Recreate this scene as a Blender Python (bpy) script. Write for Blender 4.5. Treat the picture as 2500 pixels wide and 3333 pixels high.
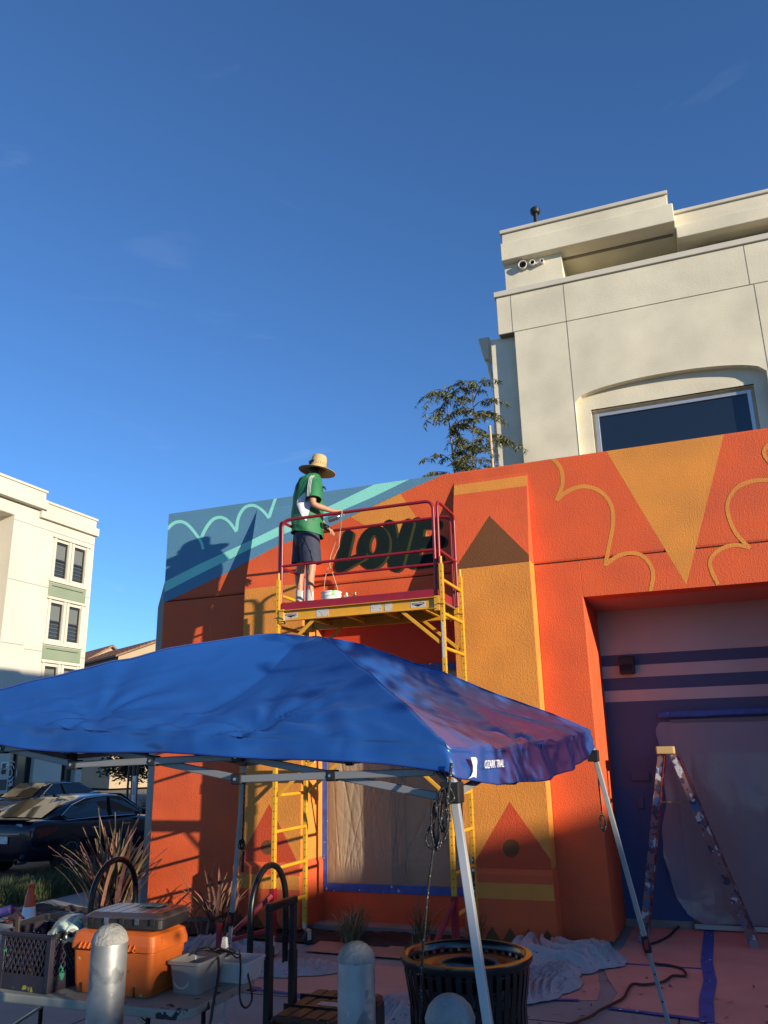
import bpy, bmesh, math, random
from math import sin, cos, pi, radians as RAD
from mathutils import Vector as V, Matrix, noise as NZ
random.seed(7)
for o in list(bpy.data.objects): bpy.data.objects.remove(o)
SC = bpy.context.scene
COL = SC.collection

# ------------------------------------------------------------------ camera
HC = 2.0
YAW, PIT, ROL = RAD(20.944), RAD(16.598), RAD(1.19)
FPX = 2646.5
CF = V((-sin(YAW)*cos(PIT), cos(YAW)*cos(PIT), sin(PIT)))
R0 = V((cos(YAW), sin(YAW), 0)); U0 = R0.cross(CF)
CR = R0*cos(ROL) - U0*sin(ROL); CU = R0*sin(ROL) + U0*cos(ROL)
CC = V((0, 0, HC))
cam = bpy.data.cameras.new('camera'); cam_o = bpy.data.objects.new('camera', cam); COL.objects.link(cam_o)
M = Matrix((CR, CU, -CF)).transposed().to_4x4(); M.translation = CC; cam_o.matrix_world = M
cam.sensor_fit = 'HORIZONTAL'; cam.sensor_width = 36; cam.lens = 36*FPX/2500
cam.clip_start = 0.05; cam.clip_end = 3000
SC.camera = cam_o
SC.render.resolution_x, SC.render.resolution_y = 768, 1024

# ------------------------------------------------------------------ light
SA, SB = 2.45, 0.58                       # sunlight runs along (-SA, 1, -SB)
SUNV = V((-SA, 1, -SB)).normalized()
SEL = math.asin(-SUNV.z); SAZ = math.atan2(-SUNV.x, -SUNV.y)
sun = bpy.data.lights.new('sun', 'SUN'); sun.energy = 5.0; sun.angle = RAD(0.5); sun.color = (1.0, 0.86, 0.66)
sun_o = bpy.data.objects.new('sun', sun); COL.objects.link(sun_o)
sun_o.rotation_euler = SUNV.to_track_quat('-Z', 'Y').to_euler()
W = bpy.data.worlds.new('World'); SC.world = W; W.use_nodes = True
nt = W.node_tree; nt.nodes.clear()
def wn(t): return nt.nodes.new(t)
sky = wn('ShaderNodeTexSky'); sky.sky_type = 'NISHITA'; sky.sun_disc = False
sky.sun_elevation = SEL; sky.sun_rotation = SAZ; sky.air_density = 1.0; sky.dust_density = 0.0; sky.ozone_density = 5.8; sky.altitude = 1500
bg = wn('ShaderNodeBackground'); bg.inputs['Strength'].default_value = 0.14
out = wn('ShaderNodeOutputWorld')
tc = wn('ShaderNodeTexCoord'); mp = wn('ShaderNodeMapping'); mp.inputs['Scale'].default_value = (1.4, 1.4, 4.5); mp.inputs['Rotation'].default_value = (0, 0, RAD(-15)); mp.inputs['Location'].default_value = (0, 0, 0.75)
n1 = wn('ShaderNodeTexNoise'); n1.inputs['Scale'].default_value = 3.6; n1.inputs['Detail'].default_value = 9; n1.inputs['Distortion'].default_value = 1.1
cr = wn('ShaderNodeValToRGB'); cr.color_ramp.elements[0].position = 0.66; cr.color_ramp.elements[1].position = 1.0
cr.color_ramp.elements[1].color = (0.13, 0.13, 0.13, 1)
sx = wn('ShaderNodeSeparateXYZ'); mrz = wn('ShaderNodeMapRange'); mrz.inputs['From Min'].default_value = 0.08; mrz.inputs['From Max'].default_value = 0.5; mrz.inputs['To Min'].default_value = 2.6; mrz.inputs['To Max'].default_value = 0.45
mm = wn('ShaderNodeMath'); mm.operation = 'MULTIPLY'
mx = wn('ShaderNodeMixRGB'); mx.inputs['Color2'].default_value = (5.4, 6.0, 7.0, 1)
L = nt.links.new
L(tc.outputs['Generated'], mp.inputs['Vector']); L(mp.outputs['Vector'], n1.inputs['Vector']); L(n1.outputs['Fac'], cr.inputs['Fac'])
L(tc.outputs['Generated'], sx.inputs['Vector']); L(sx.outputs['Z'], mrz.inputs['Value']); L(mrz.outputs['Result'], mm.inputs[0]); L(cr.outputs['Color'], mm.inputs[1]); L(mm.outputs['Value'], mx.inputs['Fac']); L(sky.outputs['Color'], mx.inputs['Color1']); L(mx.outputs['Color'], bg.inputs['Color']); L(bg.outputs['Background'], out.inputs['Surface'])
SC.view_settings.view_transform = 'Standard'; SC.view_settings.look = 'None'
SC.view_settings.exposure = 0.62; SC.view_settings.gamma = 1.0; SC.view_settings.use_curve_mapping = False
SC.render.engine = 'CYCLES'
SC.cycles.use_denoising = True
SC.cycles.max_bounces = 8; SC.cycles.transparent_max_bounces = 16

# ------------------------------------------------------------------ helpers
def ray(u, v): return CF + CR*((u-1250)/FPX) - CU*((v-1666.5)/FPX)
def pY(u, v, Y):
    d = ray(u, v); return CC + d*(Y/d.y)
def pX(u, v, X):
    d = ray(u, v); return CC + d*(X/d.x)
def pZ(u, v, Z=0.0):
    d = ray(u, v); return CC + d*((Z-HC)/d.z)
def zm(x0, y0, s): return lambda x, y: (x0+x*s, y0+y*s)     # pixel of an enlarged detail -> pixel of the picture

_mats = {}
def srgb(r, g, b):
    f = lambda c: (c/255/12.92 if c/255 <= 0.04045 else ((c/255+0.055)/1.055)**2.4)
    return (f(r), f(g), f(b))
def mat(name, col, rough=0.8, metal=0.0, bump=None, crease=None, var=None, spec=0.5, coat=0.0, spots=None, alpha=None, trans=0.0, emit=None, wave=None):
    """col linear rgb; bump=(scale,strength,dist); var=(scale,amount); spots=[(scale,thr,rgb)]"""
    if name in _mats: return _mats[name]
    m = bpy.data.materials.new(name); m.use_nodes = True; _mats[name] = m
    T = m.node_tree; N = T.nodes; b = N['Principled BSDF']; Lk = T.links.new
    b.inputs['Roughness'].default_value = rough; b.inputs['Metallic'].default_value = metal
    b.inputs['Specular IOR Level'].default_value = spec
    if coat: b.inputs['Coat Weight'].default_value = coat; b.inputs['Coat Roughness'].default_value = 0.05
    if trans: b.inputs['Transmission Weight'].default_value = trans
    if alpha is not None: b.inputs['Alpha'].default_value = alpha
    b.inputs['Base Color'].default_value = (*col, 1)
    tcn = N.new('ShaderNodeTexCoord')
    last = None
    if var:
        n = N.new('ShaderNodeTexNoise'); n.inputs['Scale'].default_value = var[0]; n.inputs['Detail'].default_value = 5
        Lk(tcn.outputs['Object'], n.inputs['Vector'])
        mr = N.new('ShaderNodeMapRange'); mr.inputs['From Min'].default_value = 0.3; mr.inputs['From Max'].default_value = 0.7
        mr.inputs['To Min'].default_value = 1-var[1]; mr.inputs['To Max'].default_value = 1+var[1]
        Lk(n.outputs['Fac'], mr.inputs['Value'])
        vm = N.new('ShaderNodeVectorMath'); vm.operation = 'SCALE'; vm.inputs[0].default_value = col
        Lk(mr.outputs['Result'], vm.inputs['Scale']); last = vm.outputs['Vector']
        rr = N.new('ShaderNodeMapRange'); rr.inputs['From Min'].default_value = 0.3; rr.inputs['From Max'].default_value = 0.7
        rr.inputs['To Min'].default_value = max(0.03, rough-0.09); rr.inputs['To Max'].default_value = min(1, rough+0.09)
        Lk(n.outputs['Fac'], rr.inputs['Value']); Lk(rr.outputs['Result'], b.inputs['Roughness'])
    if spots:
        for k, (sc_, thr, c2) in enumerate(spots):
            n = N.new('ShaderNodeTexNoise'); n.inputs['Scale'].default_value = sc_; n.inputs['Detail'].default_value = 3
            ma = N.new('ShaderNodeMapping'); ma.inputs['Location'].default_value = (3.1*k, 1.7*k, 0.4*k)
            Lk(tcn.outputs['Object'], ma.inputs['Vector']); Lk(ma.outputs['Vector'], n.inputs['Vector'])
            mr = N.new('ShaderNodeMapRange'); mr.inputs['From Min'].default_value = thr; mr.inputs['From Max'].default_value = thr+0.03
            Lk(n.outputs['Fac'], mr.inputs['Value'])
            mi = N.new('ShaderNodeMixRGB'); mi.inputs['Color2'].default_value = (*c2, 1); Lk(mr.outputs['Result'], mi.inputs['Fac'])
            if last is None: mi.inputs['Color1'].default_value = (*col, 1)
            else: Lk(last, mi.inputs['Color1'])
            last = mi.outputs['Color']
    if last is not None: Lk(last, b.inputs['Base Color'])
    if bump:
        n = N.new('ShaderNodeTexNoise'); n.inputs['Scale'].default_value = bump[0]; n.inputs['Detail'].default_value = 4
        Lk(tcn.outputs['Object'], n.inputs['Vector'])
        bp = N.new('ShaderNodeBump'); bp.inputs['Strength'].default_value = bump[1]; bp.inputs['Distance'].default_value = bump[2]
        Lk(n.outputs['Fac'], bp.inputs['Height']); Lk(bp.outputs['Normal'], b.inputs['Normal'])
    if crease:
        n = N.new('ShaderNodeTexNoise'); n.noise_type = 'RIDGED_MULTIFRACTAL'; n.inputs['Scale'].default_value = crease[0]; n.inputs['Detail'].default_value = 4; n.inputs['Distortion'].default_value = 0.7
        Lk(tcn.outputs['Object'], n.inputs['Vector'])
        bp = N.new('ShaderNodeBump'); bp.inputs['Strength'].default_value = crease[1]; bp.inputs['Distance'].default_value = crease[2]
        Lk(n.outputs['Fac'], bp.inputs['Height']); Lk(bp.outputs['Normal'], b.inputs['Normal'])
    if wave:
        n = N.new('ShaderNodeTexWave'); n.inputs['Scale'].default_value = wave[0]; n.inputs['Distortion'].default_value = 0.6
        n.bands_direction = wave[2]
        Lk(tcn.outputs['Object'], n.inputs['Vector'])
        bp = N.new('ShaderNodeBump'); bp.inputs['Strength'].default_value = wave[1]; bp.inputs['Distance'].default_value = 0.01
        Lk(n.outputs['Fac'], bp.inputs['Height']); Lk(bp.outputs['Normal'], b.inputs['Normal'])
    if emit:
        b.inputs['Emission Color'].default_value = (*emit[0], 1); b.inputs['Emission Strength'].default_value = emit[1]
    return m

def smooth_path(pts, k=5):
    P = [V(p) for p in pts]; S = []
    for i in range(len(P)-1):
        a, b, c, d = P[max(i-1, 0)], P[i], P[i+1], P[min(i+2, len(P)-1)]
        for j in range(k):
            t = j/k; S.append(0.5*((2*b)+(c-a)*t+(2*a-5*b+4*c-d)*t*t+(3*b-a-3*c+d)*t**3))
    return S+[P[-1]]
class MB:
    def __init__(s): s.v = []; s.f = []
    def add(s, vs, fs):
        k = len(s.v); s.v += [tuple(p) for p in vs]; s.f += [tuple(i+k for i in f) for f in fs]; return s
    def hexa(s, p):      # 8 pts: bottom loop 0-3, top loop 4-7
        return s.add(p, [(3, 2, 1, 0), (4, 5, 6, 7), (0, 1, 5, 4), (1, 2, 6, 5), (2, 3, 7, 6), (3, 0, 4, 7)])
    def box(s, x0, x1, y0, y1, z0, z1):
        if x0 > x1: x0, x1 = x1, x0
        if y0 > y1: y0, y1 = y1, y0
        if z0 > z1: z0, z1 = z1, z0
        return s.hexa([(x0, y0, z0), (x1, y0, z0), (x1, y1, z0), (x0, y1, z0), (x0, y0, z1), (x1, y0, z1), (x1, y1, z1), (x0, y1, z1)])
    def bar(s, a, b, w, h=None, up=(0, 0, 1)):
        h = h or w; a = V(a); b = V(b); d = (b-a).normalized(); up = V(up)
        if abs(d.dot(up)) > 0.97: up = V((0, 1, 0)) if abs(d.y) < 0.9 else V((1, 0, 0))
        x = d.cross(up).normalized(); y = x.cross(d)
        q = [(-1, -1), (1, -1), (1, 1), (-1, 1)]
        return s.hexa([a+x*(i*w/2)+y*(j*h/2) for i, j in q]+[b+x*(i*w/2)+y*(j*h/2) for i, j in q])
    def tube(s, a, b, r, n=10, r1=None): return s.pipe([a, b], [r, r if r1 is None else r1], n)
    def pipe(s, pts, r, n=8, closed=False, caps=True):
        pts = [V(p) for p in pts]; m = len(pts)
        rr = r if isinstance(r, (list, tuple)) else [r]*m
        rings = []; ref = None
        for i, p in enumerate(pts):
            if closed: d = pts[(i+1) % m]-pts[i-1]
            else: d = pts[min(i+1, m-1)]-pts[max(i-1, 0)]
            d = d.normalized() if d.length > 1e-9 else V((0, 0, 1))
            if ref is None: ref = V((0, 0, 1)) if abs(d.z) < 0.9 else V((1, 0, 0))
            x = d.cross(ref); x = x.normalized() if x.length > 1e-6 else V((1, 0, 0)); y = x.cross(d); ref = y if False else ref
            ref = (ref - d*ref.dot(d)); ref = ref.normalized() if ref.length > 1e-6 else V((1, 0, 0))
            rings.append([p + (x*cos(2*pi*k/n) + y*sin(2*pi*k/n))*rr[i] for k in range(n)])
        vs = [q for g in rings for q in g]; fs = []
        for i in range(m if closed else m-1):
            j = (i+1) % m
            for k in range(n):
                fs.append((i*n+k, j*n+k, j*n+(k+1) % n, i*n+(k+1) % n))
        if caps and not closed:
            fs.append(tuple(range(n))); fs.append(tuple((m-1)*n+k for k in range(n-1, -1, -1)))
        return s.add(vs, fs)
    def lathe(s, prof, c=(0, 0, 0), n=24, cap=False):   # prof [(r,z)]
        vs = []; fs = []
        for r, z in prof:
            for k in range(n): vs.append((c[0]+r*cos(2*pi*k/n), c[1]+r*sin(2*pi*k/n), c[2]+z))
        for i in range(len(prof)-1):
            for k in range(n): fs.append((i*n+k, i*n+(k+1) % n, (i+1)*n+(k+1) % n, (i+1)*n+k))
        if cap: fs.append(tuple(range(n-1, -1, -1))); fs.append(tuple((len(prof)-1)*n+k for k in range(n)))
        return s.add(vs, fs)
    def loft(s, rings, caps=True, closed=True):
        n = len(rings[0]); vs = [p for g in rings for p in g]; fs = []
        for i in range(len(rings)-1):
            for k in range(n if closed else n-1): fs.append((i*n+k, i*n+(k+1) % n, (i+1)*n+(k+1) % n, (i+1)*n+k))
        if caps: fs.append(tuple(range(n-1, -1, -1))); fs.append(tuple((len(rings)-1)*n+k for k in range(n)))
        return s.add(vs, fs)
    def prism(s, pts, off):      # polygon + thickness vector
        pts = [V(p) for p in pts]; off = V(off); n = len(pts)
        return s.add(pts+[p+off for p in pts], [tuple(range(n)), tuple(range(2*n-1, n-1, -1))]+[(i, n+i, n+(i+1) % n, (i+1) % n) for i in range(n)])
    def grid(s, fn, nu, nv):
        vs = [fn(i/nu, j/nv) for j in range(nv+1) for i in range(nu+1)]
        return s.add(vs, [(j*(nu+1)+i, j*(nu+1)+i+1, (j+1)*(nu+1)+i+1, (j+1)*(nu+1)+i) for j in range(nv) for i in range(nu)])
    def xf(s, mt): s.v = [tuple(mt @ V(p)) for p in s.v]; return s
    def mesh(s, name):
        me = bpy.data.meshes.new(name); me.from_pydata(s.v, [], s.f); me.update()
        bm = bmesh.new(); bm.from_mesh(me); bmesh.ops.recalc_face_normals(bm, faces=bm.faces); bm.to_mesh(me); bm.free()
        return me
    def build(s, name, m, parent=None, smooth=False, bevel=0, sub=0, solid=0, seg=2, auto=None):
        me = s.mesh(name)
        if m: me.materials.append(m)
        o = bpy.data.objects.new(name, me); COL.objects.link(o)
        if parent: o.parent = parent; o.matrix_parent_inverse = parent.matrix_world.inverted() if parent.type == 'EMPTY' and False else Matrix.Identity(4)
        if parent is not None and parent.location.length > 0:
            o.matrix_parent_inverse = Matrix.Translation(-parent.location)
        if smooth:
            for p in me.polygons: p.use_smooth = True
            if auto is not None: me.set_sharp_from_angle(angle=RAD(auto))
        if bevel:
            b = o.modifiers.new('bevel', 'BEVEL'); b.width = bevel; b.segments = seg; b.limit_method = 'ANGLE'; b.angle_limit = RAD(40)
        if solid:
            b = o.modifiers.new('solid', 'SOLIDIFY'); b.thickness = solid; b.offset = 0
        if sub:
            b = o.modifiers.new('sub', 'SUBSURF'); b.levels = sub; b.render_levels = sub
        return o
def tag(o, label=None, cat=None, group=None, kind=None):
    if label: o['label'] = label
    if cat: o['category'] = cat
    if group: o['group'] = group
    if kind: o['kind'] = kind
    return o
def thing(name, label, cat, loc=(0, 0, 0), group=None):
    o = bpy.data.objects.new(name, None); COL.objects.link(o); o.location = loc; o.empty_display_size = 0.1
    return tag(o, label, cat, group)
def linkcopy(o, parent, loc=None):
    c = o.copy(); COL.objects.link(c); c.parent = parent
    return c
def text_mesh(txt, name, m, parent, mw, size, extrude=0.002, shear=0.0, align='LEFT'):
    cu = bpy.data.curves.new(name, 'FONT'); cu.body = txt; cu.size = size; cu.extrude = extrude; cu.shear = shear; cu.align_x = align
    to = bpy.data.objects.new(name+'_curve', cu); COL.objects.link(to)
    dg = bpy.context.evaluated_depsgraph_get(); me = bpy.data.meshes.new_from_object(to.evaluated_get(dg))
    bpy.data.objects.remove(to); me.transform(mw); me.materials.clear(); me.materials.append(m)
    o = bpy.data.objects.new(name, me); COL.objects.link(o)
    if parent:
        o.parent = parent
        if parent.location.length > 0: o.matrix_parent_inverse = Matrix.Translation(-parent.location)
    return o
def frame_mat(origin, xdir, ydir):
    x = V(xdir).normalized(); z = x.cross(V(ydir)).normalized(); y = z.cross(x)
    m = Matrix((x, y, z)).transposed().to_4x4(); m.translation = V(origin); return m
def nz(p, s=1.0): return NZ.noise(V(p)*s)

# ------------------------------------------------------------------ materials
ST = (66, 0.6, 0.011)
m_or = mat('paint_orange', (0.62, 0.092, 0.022), 0.75, bump=ST, var=(2.4, 0.10))
m_ye = mat('paint_amber', (0.63, 0.235, 0.035), 0.75, bump=ST, var=(2.4, 0.10))
m_br = mat('paint_brown', (0.135, 0.046, 0.009), 0.75, bump=ST, var=(2, 0.06))
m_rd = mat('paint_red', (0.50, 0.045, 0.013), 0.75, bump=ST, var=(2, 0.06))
m_tri = mat('paint_deep_orange', (0.50, 0.058, 0.014), 0.75, bump=ST, var=(2, 0.06))
m_bl = mat('paint_blue', (0.085, 0.225, 0.34), 0.75, bump=ST, var=(1.5, 0.06))
m_tq = mat('paint_turquoise', (0.25, 0.68, 0.58), 0.75, bump=ST, var=(1.5, 0.05))
m_ink = mat('paint_dark_green', (0.006, 0.014, 0.014), 0.85, spec=0.15, bump=ST, var=(3, 0.2))
m_olv = mat('paint_olive', (0.045, 0.048, 0.018), 0.85, spec=0.2, bump=ST, var=(3, 0.1))
m_rg = mat('paint_grey', (0.42, 0.40, 0.40), 0.8, bump=(60, 0.3, 0.01), var=(1.2, 0.10), spots=[(1.3, 0.66, (0.46, 0.44, 0.44))])
m_rp = mat('paint_purple', (0.052, 0.080, 0.170), 0.75, bump=(60, 0.3, 0.01), var=(1.5, 0.10))
m_rb = mat('paint_navy', (0.032, 0.075, 0.20), 0.75, bump=(60, 0.3, 0.01), var=(1.5, 0.10))
m_wgrey = mat('stucco_grey', (0.33, 0.31, 0.28), 0.85, bump=ST, var=(1.0, 0.06))
m_dark = mat('dark_gap', (0.02, 0.015, 0.012), 0.9)
m_conc = mat('base_concrete', (0.22, 0.21, 0.19), 0.9, bump=(40, 0.4, 0.01), var=(3, 0.2))
m_tape = mat('blue_tape', (0.035, 0.085, 0.33), 0.6, bump=(70, 0.8, 0.006), var=(12, 0.25), spots=[(14, 0.69, (0.7, 0.7, 0.72))])
m_white = mat('white_paint', (0.75, 0.74, 0.70), 0.6, var=(2, 0.04))
m_blackpl = mat('black_plastic', (0.014, 0.014, 0.015), 0.45, var=(8, 0.2))
m_blackst = mat('black_steel', (0.006, 0.006, 0.007), 0.28, spec=0.4, var=(6, 0.2))
m_steel = mat('bright_steel', (0.62, 0.63, 0.64), 0.3, 1.0, var=(10, 0.1))

# ------------------------------------------------------------------ mural building
Y0 = 9.7
mb = thing('mural_building', 'low stucco building painted with an orange, amber and blue mural lettered LOVE', 'building', (-3, Y0, 0))
XL = pY(550, 1665, Y0).x
ZT = pY(1470, 1538, Y0).z
ZG = pY(1754, 1833, Y0).z
ZG = (ZG + pY(540, 1962, Y0).z)/2
XP1, XP2 = pY(837, 1659, Y0).x, pY(977, 2831, Y0-0.28).x
XP3, XP4 = pY(1477, 1548, Y0).x, pY(1716, 1548, Y0).x
XO, ZO = pY(1898.6, 1942.8, Y0).x, pY(1898.6, 1942.8, Y0).z
XOR = 1.16; XR = 6.2  # right jamb is unseen, placed to keep sun off the entrance back wall
YW = Y0+0.33; YR = Y0+1.22
PP = 0.28
ZPT = pY(837, 1659, Y0).z
ZPL = pY(1700, 2846, Y0-PP).z
ZB = 0.06
TH = 0.30
# upper band, rounded parapet
MB().box(XL, XR, Y0, Y0+TH, ZG+0.005, ZT).build('upper_wall', m_or, mb, bevel=0.03)
MB().box(XL+0.01, XR-0.01, Y0+0.016, Y0+TH-0.01, ZG-0.005, ZG+0.005).build('joint_line', m_dark, mb)
MB().box(XL, XP1+0.02, Y0, Y0+TH, ZB, ZG-0.005).build('side_panel', m_or, mb, bevel=0.012)
ZH = 3.72
MB().box(XP1+0.02, XP4, Y0, Y0+TH, ZH, ZG-0.005).build('lintel', m_or, mb)
MB().box(XP4, XO, Y0, Y0+TH, ZB, ZG-0.005).build('pier', m_or, mb, bevel=0.01)
MB().box(XO, XR, Y0, Y0+TH, ZO, ZG-0.005).build('lintel', m_or, mb)
MB().box(XOR, XR, Y0, Y0+TH, ZB, ZO).build('pier', m_or, mb, bevel=0.01)
# side flank with its own battered pilaster in grey
MB().prism([(XL+0.002, Y0+TH, 0), (XL+0.002, 30, 0), (XL+0.002, 30, ZT-0.02), (XL+0.002, Y0+TH, ZT-0.02)], (0.3, 0, 0)).build('flank_wall', m_wgrey, mb)
fl = MB()
q = 0.17
for za, zb, oa, ob in ((0, ZG-0.05, q, q), (ZG-0.05, ZG+0.62, q, 0.0)):
    fl.hexa([(XL-oa, Y0+0.10, za), (XL+0.02, Y0+0.10, za), (XL+0.02, Y0+1.6, za), (XL-oa, Y0+1.6, za),
             (XL-ob, Y0+0.10, zb), (XL+0.02, Y0+0.10, zb), (XL+0.02, Y0+1.6, zb), (XL-ob, Y0+1.6, zb)])
fl.build('flank_pilaster', m_wgrey, mb)
# flat roof and returns
MB().box(XL+0.3, XR-0.3, Y0+TH, 17, 4.75, 4.9).build('roof', m_conc, mb)
# battered pilasters
def pil(x0, x1, name):
    b = MB()
    yf = lambda z: Y0 - PP*min(1, max(0, (ZPT-z)/(ZPT-ZG)))
    levels = [ZB, ZPL, ZPL, ZPL+0.05, ZG-0.02, ZG+0.05, (ZG+ZPT)/2, ZPT]
    extra = [0.045, 0.045, 0.045, 0, 0, 0, 0, 0]
    rings = []
    for z, e in zip(levels, extra):
        y = yf(z)-e
        rings.append([(x0-e*0.4, y, z), (x1+e*0.4, y, z), (x1+e*0.4, YW+0.05, z), (x0-e*0.4, YW+0.05, z)])
    b.loft(rings)
    return b.build(name, m_or, mb)
pilL = pil(XP1, XP2, 'pilaster'); pilR = pil(XP3, XP4, 'pilaster')
# window bay between the pilasters
ZW1 = pY(1430, 2160, YW).z; ZW0 = pY(1270, 2905, YW).z
XW0 = pY(1054, 2700, YW).x; XW1 = XP3-0.12
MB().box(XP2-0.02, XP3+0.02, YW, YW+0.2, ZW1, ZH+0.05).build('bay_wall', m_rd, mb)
MB().box(XP2-0.02, XP3+0.02, YW, YW+0.2, ZB, ZW0).build('bay_wall', m_or, mb)
MB().box(XP2-0.02, XW0, YW, YW+0.2, ZW0, ZW1).build('bay_wall', m_or, mb)
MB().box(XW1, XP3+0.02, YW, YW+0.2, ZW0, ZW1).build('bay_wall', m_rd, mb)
MB().box(XL+0.02, XP4, Y0+0.05, YW+0.1, 0, ZB).build('plinth_kerb', m_conc, mb)
# recessed entrance
MB().box(XO-0.25, XO, Y0+TH, YR+0.2, ZB-0.02, ZO+0.2).build('reveal', m_or, mb)
MB().box(XOR, XOR+0.25, Y0+TH, YR+0.2, ZB-0.02, ZO+0.2).build('reveal', m_or, mb)
MB().box(XO-0.2, XOR+0.2, Y0+TH, YR+0.2, ZO, ZO+0.2).build('soffit', mat('paint_soffit', (0.48, 0.22, 0.17), 0.8, var=(2, 0.05)), mb)
z8 = zm(1350, 1500, 0.6932)
stripe_z = [ZO] + [pY(*z8(1200, v), YR).z for v in (897, 950, 1008, 1068, 1122)] + [0.08]
for i in range(6):
    MB().box(XO-0.01, XOR+0.01, YR, YR+0.15, stripe_z[i+1], stripe_z[i]).build('entrance_wall_stripe', (m_rg, m_rp)[i % 2], mb)
MB().box(XO, XOR, YR-0.015, YR+0.1, 0.0, 0.08).build('base_strip', m_conc, mb)
# lower navy area left of the door
MB().box(XO+0.005, pY(2230, 2700, YR).x, YR-0.005, YR, 0.08, pY(2050, 2560, YR).z).build('navy_patch', m_rb, mb)

# --- painted shapes: thin sheets that follow the wall planes
SURF = {
 'panel': (XL, XP1, [(ZB, ZT, Y0, Y0)]),
 'pil1': (XP1, XP2, [(ZPL+0.05, ZG, Y0-PP, Y0-PP), (ZG, ZPT, Y0-PP, Y0), (ZPT, ZT, Y0, Y0)]),
 'love': (XP2, XP3, [(ZH, ZT, Y0, Y0)]),
 'pil2': (XP3, XP4, [(ZPL+0.05, ZG, Y0-PP, Y0-PP), (ZG, ZPT, Y0-PP, Y0), (ZPT, ZT, Y0, Y0)]),
 'right': (XP4, XR, [(ZO, ZT, Y0, Y0)]),
}
def clip(pts, f):       # keep f(p)>=0
    o = []
    for i in range(len(pts)):
        a, b = pts[i-1], pts[i]; fa, fb = f(a), f(b)
        if (fa >= 0) != (fb >= 0): o.append(a.lerp(b, fa/(fa-fb)))
        if fb >= 0: o.append(b)
    return o
def paint(name, polys, surfs, m, layer=1, zlim=None):
    b = MB()
    for sname in surfs:
        x0, x1, planes = SURF[sname]
        for (za, zb, ya, yb) in planes:
            k = (yb-ya)/(zb-za)
            for poly in polys:
                P = []
                for (u, v) in poly:
                    d = ray(u, v); t = (ya+(HC-za)*k)/(d.y-k*d.z); P.append(CC+d*t)
                P = clip(P, lambda p: p.x-x0-0.001); P = clip(P, lambda p: x1-0.001-p.x) if P else P
                P = clip(P, lambda p: p.z-za) if P else P; P = clip(P, lambda p: min(zb, ZT-0.012)-p.z) if P else P
                if zlim and P: P = clip(P, lambda p: zlim-p.z)
                Q = []
                for p in P:
                    if not Q or (p-Q[-1]).length > 1e-4: Q.append(p)
                if len(Q) > 1 and (Q[0]-Q[-1]).length < 1e-4: Q.pop()
                if len(Q) >= 3:
                    n = V((0, -1, -k*0)).normalized()
                    b.prism([p+n*(0.0009*layer) for p in Q], (0, 0.0007, 0))
    if b.v: return b.build(name, m, mb)
def ribbon(pts, w, taper=True):
    """smooth polyline in picture pixels -> quads"""
    P = [V((x, y, 0)) for x, y in pts]; S = []
    for i in range(len(P)-1):
        a, b_, c, d = P[max(i-1, 0)], P[i], P[i+1], P[min(i+2, len(P)-1)]
        for k in range(5):
            t = k/5
            S.append(0.5*((2*b_)+(c-a)*t+(2*a-5*b_+4*c-d)*t*t+(3*b_-a-3*c+d)*t**3))
    S.append(P[-1]); o = []; E = []
    for i, p in enumerate(S):
        d = (S[min(i+1, len(S)-1)]-S[max(i-1, 0)]).normalized(); n = V((-d.y, d.x, 0))
        ww = w[0]+(w[1]-w[0])*i/(len(S)-1) if isinstance(w, tuple) else w
        E.append((p+n*ww/2, p-n*ww/2))
    for (a, b_), (c, d) in zip(E, E[1:]): o.append([(a.x, a.y), (c.x, c.y), (d.x, d.y), (b_.x, b_.y)])
    return o
ALLW = ('panel', 'pil1', 'love')
paint('blue_field', [[(500, 1500), (1475, 1400), (1466, 1534), (1302, 1607), (1144, 1680), (1076, 1713), (900, 1778), (813, 1824), (726, 1871), (520, 1969), (500, 1969)]], ALLW, m_bl, 1)
paint('turquoise_band', [[(1243, 1565), (1300, 1500), (1420, 1520), (1358, 1548), (1212, 1619), (1117, 1660), (900, 1748), (820, 1784), (657, 1865), (500, 1946), (500, 1912), (648, 1837), (821, 1757), (900, 1718), (1076, 1646)]], ALLW, m_tq, 2)
for ci, pts in enumerate(([(545, 1722), (566, 1703), (589, 1698), (607, 1705), (623, 1720), (641, 1743), (654, 1762), (662, 1788)],
            [(656, 1752), (663, 1734), (676, 1711), (694, 1691), (715, 1684), (735, 1690), (753, 1707), (769, 1731)],
            [(769, 1729), (771, 1716), (774, 1693), (783, 1670), (799, 1651), (820, 1645), (838, 1650), (857, 1664), (876, 1687)],
            [(876, 1684), (882, 1665), (890, 1642), (903, 1605)])):
    paint('turquoise_cloud_line', ribbon(pts, (11, 9)), ALLW, m_tq, 3+0.5*ci)
# left pilaster figures
paint('amber_field', [[(700, 1924), (799, 1918), (852, 1912), (1060, 1893), (1060, 2835), (700, 2835)]], ('pil1',), m_ye, 1)
paint('orange_triangle', [[(877, 2617), (976, 2822), (976, 2850), (760, 2850), (764, 2824)]], ('pil1',), m_tri, 2)
def disc(cx, cy, r, n=24): return [(cx+r*cos(2*pi*k/n), cy+r*1.1*sin(2*pi*k/n)) for k in range(n)]
paint('brown_disc', [disc(872, 2758, 22)], ('pil1',), m_br, 3)
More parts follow.
